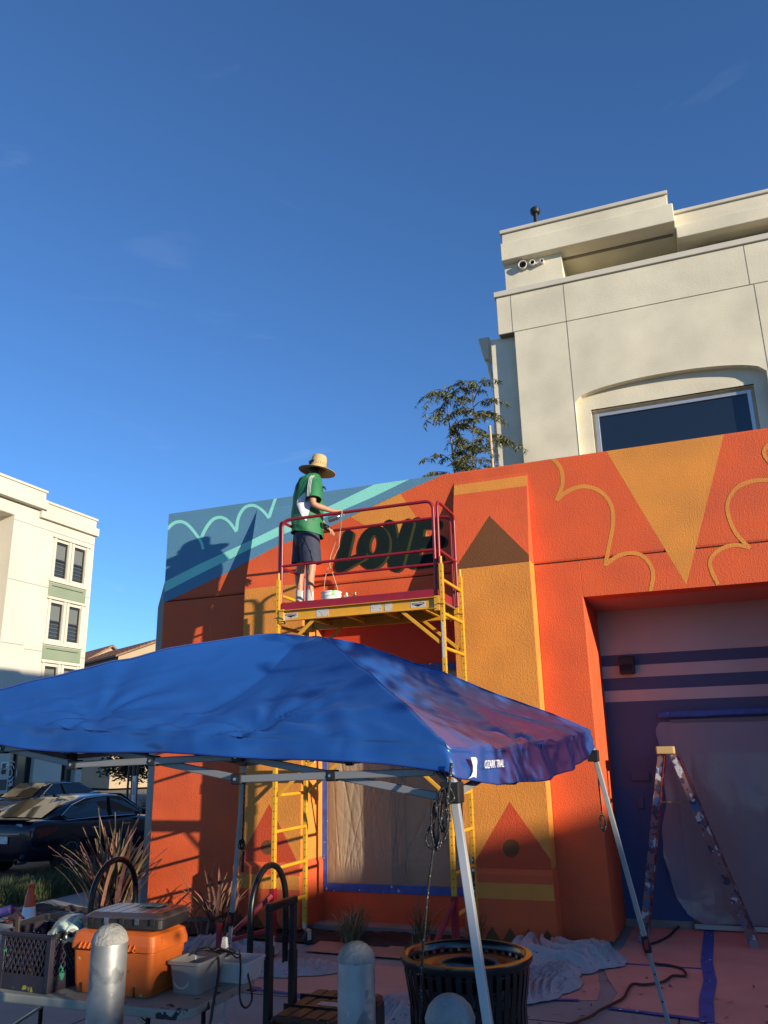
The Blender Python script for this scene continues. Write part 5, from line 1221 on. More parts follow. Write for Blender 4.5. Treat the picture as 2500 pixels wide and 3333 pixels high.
# ------------------------------------------------------------------ rolling tool case with handle
rcx = V((-2.66, 5.46, 0)); rt_ = thing('rolling_tool_case', 'stack of black tool cases with worn brown lids and tall pull handle', 'tool case', rcx)
m_lid = mat('case_brown', (0.10, 0.045, 0.022), 0.6, var=(7, 0.25), spots=[(9, 0.66, (0.28, 0.17, 0.09)), (22, 0.72, (0.4, 0.38, 0.34))])
for i, (x0, x1, y0, y1, z0, z1) in enumerate(((-2.82, -2.28, 5.12, 5.82, 0.06, 0.24), (-2.81, -2.29, 5.13, 5.81, 0.25, 0.40))):
    MB().box(x0, x1, y0, y1, z0, z1).build('case_body', m_blackpl, rt_, bevel=0.012)
for k, (ya, yb) in enumerate(((5.14, 5.36), (5.38, 5.60), (5.62, 5.80))):
    MB().loft([[(x, y, z) for x, y in ((-2.80+e, ya+e), (-2.30-e, ya+e), (-2.30-e, yb-e), (-2.80+e, yb-e))] for z, e in ((0.401, 0), (0.425, 0.0), (0.435, 0.015))]).build('lid_panel', m_lid, rt_, bevel=0.003)
for k, (ya, yb) in enumerate(((5.14, 5.36), (5.38, 5.60), (5.62, 5.80))):
    for j in range(5): MB().box(-2.77+j*0.098, -2.70+j*0.098, ya+0.02, yb-0.02, 0.4352, 0.4405+0.002*((j+k) % 2)).build('lid_rib', m_lid, rt_, bevel=0.003)
MB().box(-2.62, -2.44, 5.42, 5.50, 0.4432, 0.4445).build('white_label', m_lab, rt_)
for ya in (5.365, 5.605): MB().box(-2.83, -2.27, ya, ya+0.012, 0.38, 0.45).build('strap', m_blackpl, rt_)
for k in range(4): MB().box(-2.80+k*0.155, -2.77+k*0.155, 5.10, 5.13, 0.30, 0.42).build('clasp', m_blackpl, rt_, bevel=0.003)
for x in (-2.86, -2.24): MB().pipe([(x, 5.7, 0.09), (x+0.05, 5.7, 0.09)], 0.09, 18).build('wheel', m_blackpl, rt_, bevel=0.005)
h1_, h2_ = V((-2.865, 5.22, 0)), V((-2.845, 5.52, 0))
for h_ in (h1_, h2_):
    MB().box(h_.x-0.022, h_.x+0.022, h_.y-0.03, h_.y+0.03, 0.25, 0.74).build('handle_post', m_blackpl, rt_, bevel=0.005)
    MB().box(h_.x-0.018, h_.x+0.018, h_.y-0.025, h_.y+0.025, 0.74, 1.02).build('handle_post', m_blackpl, rt_, bevel=0.005)
MB().bar(h1_+V((0, -0.035, 1.045)), h2_+V((0, 0.035, 1.045)), 0.042, 0.05).build('handle_grip', m_blackpl, rt_, bevel=0.010)

# ------------------------------------------------------------------ litter bin
bc = V((-1.42, 4.84, 0)); lbn = thing('litter_bin', 'round black slatted litter bin with bronze-lit rim near the tent leg', 'litter bin', bc)
m_bin = mat('bin_black', (0.012, 0.011, 0.011), 0.22, spec=0.7, var=(5, 0.2))
sl = None; NSL = 40
for k in range(NSL):
    a = 2*pi*k/NSL
    if sl is None:
        b = MB(); b.loft([[(x, y, z) for x, y in ((r_-0.005, -0.016), (r_, -0.016), (r_, 0.016), (r_-0.005, 0.016))] for r_, z in ((0.30, 0.05), (0.31, 0.12), (0.318, 0.70), (0.345, 0.86), (0.345, 0.92))])
        me_ = b.mesh('slat'); me_.materials.append(m_bin); sl = True
    o = bpy.data.objects.new('slat', me_); COL.objects.link(o); o.parent = lbn; o.rotation_euler = (0, 0, a)
MB().lathe([(0.315, 0.895), (0.318, 0.925), (0.335, 0.94), (0.362, 0.935), (0.366, 0.915), (0.355, 0.895), (0.315, 0.895)], bc, 56).build('rim', m_bin, lbn, smooth=True, auto=60)
MB().lathe([(0.312, 0.865), (0.305, 0.885), (0.28, 0.888), (0.22, 0.868), (0.185, 0.855), (0.175, 0.83), (0.17, 0.72)], bc, 48).build('lid_funnel', m_bin, lbn, smooth=True)
MB().lathe([(0.285, 0.06), (0.285, 0.72)], bc, 40).build('liner', mat('liner_black', (0.015, 0.016, 0.018), 0.35), lbn, smooth=True)
MB().lathe([(0.285, 0.80), (0.29, 0.79), (0.30, 0.60), (0.292, 0.44)], bc, 48).xf(Matrix.Identity(4)).build('bin_bag', mat('bag_black', (0.02, 0.022, 0.03), 0.25, bump=(14, 1.0, 0.05)), lbn, smooth=True)
for z in (0.12, 0.45): MB().lathe([(0.298, z), (0.303, z), (0.303, z+0.04), (0.298, z+0.04), (0.298, z)], bc, 48).build('band', m_bin, lbn, smooth=True, auto=50)
MB().lathe([(0.0, 0.04), (0.305, 0.04), (0.305, 0.06), (0, 0.06)], bc, 48).build('base', m_bin, lbn)

# ------------------------------------------------------------------ step ladder in the entrance
m_fg = mat('ladder_red', (0.22, 0.022, 0.016), 0.55, spots=[(11, 0.60, (0.10, 0.02, 0.12))])
m_spl = mat('ladder_splattered', (0.17, 0.085, 0.085), 0.6, spots=[(11, 0.54, (0.025, 0.018, 0.04)), (9, 0.57, (0.42, 0.41, 0.41)), (7, 0.60, (0.02, 0.09, 0.24)), (15, 0.64, (0.09, 0.02, 0.11)), (12, 0.68, (0.015, 0.015, 0.018))])
ld = thing('step_ladder', 'red step ladder covered in paint splatters standing in the entrance', 'ladder', (-0.4, 10.3, 0))
ytn, ytf = 10.14, 10.42
tl, tr_ = pY(2152, 2455, ytn), pY(2192, 2455, ytn)
def chan(a, b_, w, t, nm, m1, m2):
    o = MB().bar(a, b_, t, w, up=(1, 0, 0.3)).build(nm, m1, ld, bevel=0.003); return o
for (y, yb) in ((ytn, 10.02), (ytf, 10.52)):
    fl_ = pY(2092, 3062, 10.02); fr_ = pY(2455, 3078, 10.10)
    A, B = V((tl.x, y, tl.z)), V((fl_.x, yb, 0.03)); chan(A, B, 0.075, 0.016, 'left_rail', m_spl, m_fg)
    MB().bar(A+V((0.040, 0, 0)), B+V((0.040, 0, 0)), 0.030, 0.006, up=(1, 0, 0.3)).build('left_rail_flange', m_fg, ld)
    A2, B2 = V((tr_.x, y, tr_.z)), V((fr_.x, yb+0.06, 0.03)); chan(A2, B2, 0.090, 0.016, 'right_rail', m_spl, m_fg)
    MB().bar(A2+V((0.046, 0, 0.02)), B2+V((0.046, 0, 0.02)), 0.030, 0.006, up=(1, 0, 0.3)).build('right_rail_flange', m_fg, ld)
    for q_ in (B, B2): MB().box(q_.x-0.045, q_.x+0.045, q_.y-0.022, q_.y+0.022, 0.0, 0.075).build('rubber_foot', mat('foot_grey', (0.2, 0.19, 0.19), 0.8), ld, bevel=0.006)
cp0, cp1 = pY(2134, 2430, ytn-0.02), pY(2196, 2454, ytn-0.02)
MB().box(cp0.x, cp1.x, ytn-0.05, ytf+0.05, cp1.z, cp0.z).build('top_cap', mat('cap_yellowed', (0.45, 0.31, 0.12), 0.6, spots=[(22, 0.66, (0.03, 0.03, 0.03))]), ld, bevel=0.012)
for k in range(1, 6):
    t = k/6.2; y0, y1 = ytn-0.12*t+0.01, ytf+0.10*t-0.01
    x = tr_.x+(fr_.x-tr_.x)*t; z = tr_.z*(1-t)
    MB().box(x-0.035, x+0.035, y0, y1, z-0.015, z+0.015).build('tread', m_spl, ld, bevel=0.004)
zs_ = pY(2180, 2612, ytn).z
MB().bar((pY(2146, 2612, ytn).x, ytn+0.05, zs_), (pY(2232, 2612, ytn).x, ytn+0.05, zs_), 0.02, 0.016).build('spreader', mat('spreader_olive', (0.13, 0.11, 0.06), 0.6, spots=[(20, 0.6, (0.5, 0.4, 0.05))]), ld)

# ------------------------------------------------------------------ floor protection, tape, drop cloths, cord
m_ros = mat('rosin_paper', (0.52, 0.27, 0.195), 0.85, bump=(6, 0.25, 0.01), var=(2.5, 0.10), spots=[(18, 0.74, (0.18, 0.09, 0.07)), (26, 0.76, (0.45, 0.35, 0.3))])
xtape = -0.30
def sheetobj(nm, pts, z, lab, cat, m_, n=10):
    o = MB().prism([(x, y, z) for x, y in pts], (0, 0, -0.003)).build(nm, m_, None); return tag(o, lab, cat)
p = [pZ(u, v) for u, v in ((2015, 3160), (2300, 3180), (2288, 3312), (2020, 3275))]
sheetobj('floor_paper', [(-1.23, 9.05), (xtape, 9.05), (xtape, 10.85), (-1.12, 10.85), (-1.15, 9.7)], 0.007, 'rose floor paper inside the entrance below the ladder', 'floor paper', m_ros)
sheetobj('floor_paper', [(-1.05, 7.55), (xtape, 7.45), (xtape, 9.03), (-1.28, 9.03), (-1.16, 8.5), (-1.02, 8.0)], 0.007, 'rose floor paper between two blue tape lines outside the entrance', 'floor paper', m_ros)
sheetobj('floor_paper', [(xtape+0.004, 7.35), (1.15, 7.2), (1.15, 10.85), (xtape+0.004, 10.85)], 0.008, 'large rose floor paper right of the long blue tape line', 'floor paper', m_ros)
sheetobj('floor_paper', [(-1.75, 7.6), (-1.16, 7.75), (-1.18, 8.15), (-1.32, 8.95), (-1.95, 8.95), (-2.2, 8.3)], 0.005, 'small rose floor paper beside the crumpled drop cloth', 'floor paper', m_ros)
sheetobj('floor_paper', [(-4.6, 7.25), (-2.0, 6.95), (-1.95, 8.35), (-4.9, 8.3)], 0.006, 'rose floor paper spread before the scaffold', 'floor paper', m_ros)
sheetobj('floor_board', [(-4.3, 8.62), (-1.9, 8.55), (-1.9, 9.05), (-4.35, 9.1)], 0.022, 'tan board laid along the planting bed under the scaffold', 'board', mat('hardboard', (0.36, 0.19, 0.13), 0.75, var=(3, 0.12)))
def tape(pts, w, lab, z=0.012):
    b = MB()
    for i in range(len(pts)-1):
        a, c_ = V((*pts[i], z)), V((*pts[i+1], z)); d = (c_-a).normalized(); n_ = V((-d.y, d.x, 0))*w/2
        b.add([a-n_, a+n_, c_+n_, c_-n_], [(0, 1, 2, 3)])
    return tag(b.build('floor_tape', m_tape, None, solid=0.001), lab, 'tape')
tape([(xtape, 7.38), (xtape-0.01, 8.0), (xtape+0.02, 8.6), (xtape-0.015, 9.3), (xtape, 10.85)], 0.11, 'long blue tape strip running from the door across the floor paper', 0.0135)
tape([(-1.05, 7.55), (xtape-0.06, 7.45)], 0.06, 'short blue tape strip along the near edge of the floor paper')
tape([(xtape+0.06, 7.35), (1.15, 7.2)], 0.06, 'blue tape strip on the near edge of the large floor paper')
tape([(-1.27, 9.04), (xtape-0.06, 9.04)], 0.035, 'thin blue tape strip crossing the floor paper behind the tent leg')
tape([(-1.75, 7.6), (-1.3, 7.7)], 0.05, 'blue tape strip by the frayed corner of the drop cloth')
tape([(-4.55, 7.27), (-2.0, 6.97)], 0.05, 'blue tape strip along the floor paper behind the bike rack')
m_cloth = mat('drop_cloth', (0.34, 0.325, 0.325), 0.9, crease=(4.5, 0.7, 0.05), var=(4, 0.12), spots=[(30, 0.66, (0.06, 0.06, 0.07)), (14, 0.70, (0.35, 0.13, 0.11)), (12, 0.76, (0.55, 0.5, 0.2)), (11, 0.77, (0.03, 0.14, 0.09))])
def cloth(cx, cy, rx, ry, rot, hgt, seed, lab, nu=110, nv=80):
    def fn(u, v):
        a = 2*pi*u; r = v
        rim = 1+0.28*nz((cos(a)*1.3+seed, sin(a)*1.3, seed))+0.10*nz((cos(a)*4+seed, sin(a)*4, 2))
        x, y = rx*rim*r*cos(a), ry*rim*r*sin(a)
        X = cx+x*cos(rot)-y*sin(rot); Y = cy+x*sin(rot)+y*cos(rot)
        q_ = V((X, Y, seed*1.7))
        wq = V((X+0.35*NZ.noise(q_*1.5), Y+0.35*NZ.noise(q_*1.5+V((5, 1, 0))), 0)); an_ = rot+0.9+1.2*NZ.noise(q_*0.7)
        s_ = wq.x*cos(an_)+wq.y*sin(an_)
        f1 = (0.5+0.5*sin(s_*13+2.5*NZ.noise(q_*1.6)))**2.2; f2 = (0.5+0.5*sin((wq.x*sin(an_)-wq.y*cos(an_))*24+s_*9+4*NZ.noise(q_*2.2)))**2.5; f3 = (0.5+0.5*sin(s_*31+(wq.x*sin(an_)-wq.y*cos(an_))*12+4*NZ.noise(q_*3)))**2
        z = hgt*(0.26*f1+0.16*f2*(0.6+NZ.noise(q_*2))+0.07*f3+0.75*NZ.noise(q_*1.2)+0.34)*min(1, (1-r)*3.0+0.05)
        return V((X, Y, 0.012+max(0, z)))
    o = MB().grid(fn, nu*2, nv).build('drop_cloth', m_cloth, None, smooth=True, solid=0.003)
    return tag(o, lab, 'drop cloth')
cloth(-1.63, 9.0, 0.62, 0.52, RAD(25), 0.22, 1, 'speckled grey drop cloth heaped at the foot of the right pilaster')
cloth(-1.72, 8.05, 0.34, 0.62, RAD(-10), 0.17, 5, 'crumpled drop cloth trailing towards the litter bin from the larger heap')
cloth(-2.28, 7.0, 0.55, 0.60, RAD(20), 0.15, 9, 'paint-stained white drop cloth between bollard and litter bin')
cloth(-5.05, 8.15, 0.62, 0.58, RAD(-15), 0.19, 13, 'pale drop cloth heaped behind the rear tent leg')
cloth(-4.35, 7.9, 0.70, 0.35, RAD(10), 0.07, 17, 'flat pale drop cloth under the scaffold outrigger')
cordp = [(2395, 2995), (2270, 2990), (2240, 3002), (2205, 3020), (2175, 3048), (2120, 3072), (2096, 3062), (2098, 3090), (2115, 3115), (2130, 3135), (2180, 3142), (2222, 3155), (2230, 3176), (2190, 3176), (2160, 3195), (2100, 3205), (2060, 3203), (2042, 3225), (2030, 3248), (1990, 3270), (1950, 3290), (1920, 3310), (1860, 3332), (1800, 3350)]
b = MB().pipe(smooth_path([pZ(u, v, 0.022) for u, v in cordp]), 0.011, 8)
tag(b.build('extension_cord', mat('cord_maroon', (0.035, 0.012, 0.010), 0.5), None, smooth=True), 'dark red extension cord snaking across the floor paper from the door', 'cord')

# ------------------------------------------------------------------ traffic cone
cp_ = CC+ray(104, 2862)*9.0; cp_.z = 0; cn = thing('traffic_cone', 'orange traffic cone with white reflective collar on the side path', 'cone', cp_)
MB().box(cp_.x-0.18, cp_.x+0.18, cp_.y-0.18, cp_.y+0.18, 0, 0.03).build('base', mat('cone_orange', (0.62, 0.075, 0.02), 0.5), cn, bevel=0.01)
zc_ = [0.03, 0.25, 0.60, 0.69, 0.70, 0.74]
MB().lathe([(0.135, 0.03), (0.10, 0.22)], cp_, 24).build('lower_cone', mat('cone_orange', (0.62, 0.075, 0.02), 0.5), cn, smooth=True)
MB().lathe([(0.101, 0.22), (0.062, 0.48)], cp_, 24).build('collar', mat('cone_white', (0.7, 0.69, 0.68), 0.4), cn, smooth=True)
MB().lathe([(0.061, 0.48), (0.040, 0.63), (0.030, 0.66), (0.030, 0.675), (0.042, 0.69), (0.038, 0.71), (0.0, 0.71)], cp_, 24).build('tip', mat('cone_orange', (0.62, 0.075, 0.02), 0.5), cn, smooth=True)

# ------------------------------------------------------------------ plants
m_ph = [mat('flax_bronze', (0.075, 0.036, 0.030), 0.45, var=(9, 0.3)), mat('flax_pink', (0.22, 0.105, 0.078), 0.45, var=(9, 0.25)), mat('flax_olive', (0.16, 0.13, 0.06), 0.45, var=(9, 0.25))]
def blade(b, base, az, ln, lean, w, curl, nseg=7):
    L_, R__ = [], []
    p = V(base); a = pi/2-lean*0.35
    side = V((-sin(az), cos(az), 0))
    for i in range(nseg+1):
        t = i/nseg; ww = w*(0.55+0.9*t)*(1-t)**0.55+0.0015 if t < 1 else 0.001
        ang = pi/2-lean*(0.35+0.65*t)-curl*t*t
        L_.append(p-side*ww/2); R__.append(p+side*ww/2+V((0, 0, 0)))
        p = p+V((cos(az)*cos(ang), sin(az)*cos(ang), sin(ang)))*(ln/nseg)
    mid = [ (l+r)/2-V((cos(az), sin(az), 0))*w*0.16 for l, r in zip(L_, R__)]
    vs = L_+mid+R__; n = nseg+1
    b.add(vs, [(i, i+1, n+i+1, n+i) for i in range(nseg)]+[(n+i, n+i+1, 2*n+i+1, 2*n+i) for i in range(nseg)])
def flax(c, n, h, seed, lab, leanmax=1.0, wide=0.062):
    r_ = random.Random(seed); t = thing('flax_plant', lab, 'plant', c, None)
    for k in range(n):
        az = r_.uniform(0, 2*pi); lean = leanmax*r_.random()**0.75; b = MB()
        base = V(c)+V((0.10*r_.gauss(0, 1), 0.10*r_.gauss(0, 1), 0))
        blade(b, base, az, h*r_.uniform(0.6, 1.1)*(1-0.12*lean), lean, wide*r_.uniform(0.7, 1.2), r_.uniform(-0.05, 0.35)*(1.6 if r_.random() < 0.12 else 1), 7)
        b.build('leaf', r_.choice(m_ph), t, smooth=True)
flax((-7.28, 9.12, 0.02), 120, 1.30, 21, 'large bronze flax plant with spiky sword leaves left of the mural wall', 1.05)
flax((-5.62, 9.0, 0.02), 46, 0.85, 33, 'low bronze flax plant splaying at the foot of the left mural panel', 1.35, 0.048)
m_gr = mat('ornamental_grass', (0.075, 0.085, 0.028), 0.7, var=(9, 0.4)); m_gs = mat('straw_grass', (0.26, 0.20, 0.10), 0.8, var=(9, 0.3))
def tuft(c, n, h, seed, lab, straw):
    r_ = random.Random(seed); b = MB(); t = thing('grass_clump', lab, 'grass', c, None); b2 = MB()
    for k in range(n):
        az = r_.uniform(0, 2*pi); bb = b2 if r_.random() < straw else b
        blade(bb, V(c)+V((0.05*r_.gauss(0, 1), 0.04*r_.gauss(0, 1), 0)), az, h*r_.uniform(0.5, 1.1), 1.25*r_.random()**0.5, 0.007, r_.uniform(0.4, 1.7), 6)
    tag(b.build('blades', m_gr, t, smooth=True), kind='stuff')
    if b2.v: tag(b2.build('dry_blades', m_gs, t, smooth=True), kind='stuff')
tuft((-4.05, 9.45, 0.03), 110, 0.44, 2, 'grass clump with bleached drooping blades right of the scaffold wheel', 0.25)
tuft((-3.25, 9.42, 0.03), 90, 0.52, 3, 'green grass clump below the middle of the taped window', 0.12)
tuft((-2.62, 9.40, 0.03), 70, 0.46, 4, 'green grass clump behind the right outrigger of the scaffold', 0.12)
tuft((-4.0, 9.12, 0.03), 200, 0.38, 5, 'low yellow straw-like grass clump at the front of the planting bed', 0.8)
tuft((-2.95, 8.50, 0.01), 90, 0.26, 6, 'sparse dry grass tuft at the gap between the floor boards', 0.6)
# verge turf: uncountable
vb = MB(); r_ = random.Random(77)
for k in range(7500):
    x, y = r_.uniform(-11.0, -9.62), r_.uniform(8.5, 17.5)
    blade(vb, V((x, y, -0.02)), r_.uniform(0, 6.28), r_.uniform(0.16, 0.36), r_.random()*0.9, 0.009, r_.uniform(0.2, 1.4), 3)
tag(vb.build('verge_grass', mat('verge_turf', (0.055, 0.075, 0.022), 0.8, var=(3, 0.4)), None, smooth=True), 'shaggy green verge grass beside the parked cars', 'grass', kind='stuff')

# ------------------------------------------------------------------ trees
def tree(name, lab, base, h, crown_c, crown_r, nleaf, seed, leafm, leaf=(0.12, 0.016), droop=0.7, nb=26, cat='tree', group=None, trunk_r=0.05, barkcol=(0.12, 0.085, 0.055), stems=1):
    r_ = random.Random(seed); t = thing(name, lab, cat, base, group); bk_ = mat('bark_%d' % seed, barkcol, 0.9, var=(14, 0.3))
    cc = V(crown_c); tips = []; tb_ = MB()
    for s_ in range(stems):
        top = V((cc.x+r_.uniform(-.25, .25)*crown_r[0]*(stems > 1), cc.y+r_.uniform(-.2, .2)*crown_r[1], cc.z+crown_r[2]*0.75)); bs_ = V(base)+V((0.12*(s_-(stems-1)/2), 0, 0))
        P = [bs_.lerp(top, i/7)+V((0.05*r_.gauss(0, 1), 0.05*r_.gauss(0, 1), 0))*(1 if 0 < i < 7 else 0) for i in range(8)]
        tb_.pipe(P, [trunk_r*(1-0.11*i) for i in range(8)], 8)
        for k in range(nb//stems):
            u = r_.uniform(0.35, 1.0); st = P[int(u*7)] if u < 1 else P[-1]
            az = r_.uniform(0, 2*pi); rr = r_.uniform(0.45, 1.0)
            e = cc+V((crown_r[0]*rr*cos(az), crown_r[1]*rr*sin(az), crown_r[2]*r_.uniform(-0.9, 0.95)*math.sqrt(max(0.05, 1-rr*rr*0.7))))
            m_ = st.lerp(e, 0.5)+V((0, 0, 0.12*crown_r[2]))
            if droop > 1: m_ = st.lerp(e, 0.55)+V((0, 0, 0.28*crown_r[2])); e = e-V((0, 0, 0.18*crown_r[2]))
            tb_.pipe([st, m_, e], [trunk_r*0.28, trunk_r*0.18, trunk_r*0.07], 5); tips.append((st, m_, e))
    tb_.build('trunk', bk_, t, smooth=True)
    lf = MB()
    for k in range(nleaf):
        st, m_, e = r_.choice(tips); u = 1-r_.random()**1.6*0.75; p = st.lerp(m_, u*2) if u < 0.5 else m_.lerp(e, u*2-1)
        p = p+V((r_.gauss(0, 1), r_.gauss(0, 1), r_.gauss(0, 0.8)))*leaf[0]*0.9
        az = r_.uniform(0, 2*pi); dn = -droop*r_.random()
        d = V((cos(az), sin(az), dn)).normalized(); s2 = d.cross(V((r_.gauss(0, .4), r_.gauss(0, .4), 1))).normalized(); L_ = leaf[0]*r_.uniform(0.6, 1.2); w = leaf[1]*r_.uniform(0.7, 1.3)
        lf.add([p, p+d*L_*0.45+s2*w, p+d*L_-V((0, 0, L_*0.15)), p+d*L_*0.45-s2*w], [(0, 1, 2, 3)])
    tag(lf.build('crown', leafm, t), kind='stuff')
    return t
m_lf = mat('leaf_olive', (0.10, 0.115, 0.040), 0.55, var=(6, 0.35))
YT = 11.6; ctr = pY(1500, 1400, YT)
def feather_tree():
    r_ = random.Random(11); zb = 4.9; zt2 = pY(1440, 1270, YT).z
    t = thing('terrace_tree', 'feathery young tree growing behind the top of the mural wall', 'tree', (ctr.x, YT, zb)); tb_ = MB(); lf = MB(); lf2 = MB()
    for s_, (dx, tx, hh) in enumerate(((-0.08, -0.16, 1.04), (0.10, 0.12, 0.95))):
        P = [V((ctr.x+dx+tx*(i/8)**1.5, YT+0.1*s_, zb+(zt2-zb)*hh*i/8)) for i in range(9)]
        tb_.pipe(P, [0.030*(1-0.105*i) for i in range(9)], 8)
        for k in range(24):
            u = r_.uniform(0.32, 1.0); st = P[int(u*7.99)].lerp(P[int(u*7.99)+1], r_.random()); az = r_.uniform(0, 2*pi); L_ = r_.uniform(0.28, 0.72)
            lift = r_.uniform(0.55, 1.45); o_ = V((cos(az), sin(az)*0.8, 0)); br = [st+o_*(L_*q_)+V((0, 0, L_*(lift*q_-0.85*q_*q_))) for q_ in (0, 0.25, 0.5, 0.75, 1.0)]
            tb_.pipe(br, [0.009, 0.007, 0.005, 0.0035, 0.002], 5)
            twigs = [br]
            for q in range(4):
                b0 = br[1+q % 4] if q < 4 else br[2]; a2 = az+r_.uniform(-1.0, 1.0); l2 = L_*r_.uniform(0.25, 0.45); o2 = V((cos(a2), sin(a2), 0))
                tw = [b0+o2*(l2*q_)+V((0, 0, l2*(0.5*q_-0.95*q_*q_))) for q_ in (0, 0.35, 0.7, 1.0)]; tb_.pipe(tw, 0.0025, 4); twigs.append(tw)
            for tw in twigs:
                for n_ in range(26):
                    q_ = r_.uniform(0.25, 1.0)*(len(tw)-1); i0 = min(len(tw)-2, int(q_)); p = tw[i0].lerp(tw[i0+1], q_-i0)
                    a3 = r_.uniform(0, 2*pi); d = V((cos(a3)*0.75, sin(a3)*0.75, -r_.uniform(0.15, 1.1))).normalized(); sd2 = d.cross(V((r_.gauss(0, .5), r_.gauss(0, .5), 1))).normalized()
                    l3 = r_.uniform(0.07, 0.125); w = r_.uniform(0.007, 0.012)
                    (lf if r_.random() < 0.7 else lf2).add([p, p+d*l3*0.4+sd2*w, p+d*l3, p+d*l3*0.4-sd2*w], [(0, 1, 2, 3)])
    tb_.build('trunk', mat('bark_tan', (0.20, 0.14, 0.085), 0.9, var=(14, 0.3)), t, smooth=True)
    tag(lf.build('crown', m_lf, t), kind='stuff'); tag(lf2.build('crown_paler_leaves', mat('leaf_bright', (0.17, 0.18, 0.065), 0.5, var=(6, 0.3)), t), kind='stuff')  # paler green on leaves picked at random
feather_tree()
sp_ = pY(1607, 1500, YT); st_ = MB().tube((sp_.x, YT, 4.9), (sp_.x-0.03, YT, pY(1603, 1385, YT).z), 0.022, 10).build('tree_stake', mat('bamboo', (0.45, 0.31, 0.12), 0.6), None, smooth=True, auto=50)
tag(st_, 'slim bamboo stake beside the feathery tree on the roof', 'stake')
MB().pipe([(sp_.x, YT-0.01, pY(1605, 1463, YT).z), (sp_.x-0.25, YT-0.02, pY(1605, 1468, YT).z)], 0.008, 6).build('tie', m_blackpl, st_)
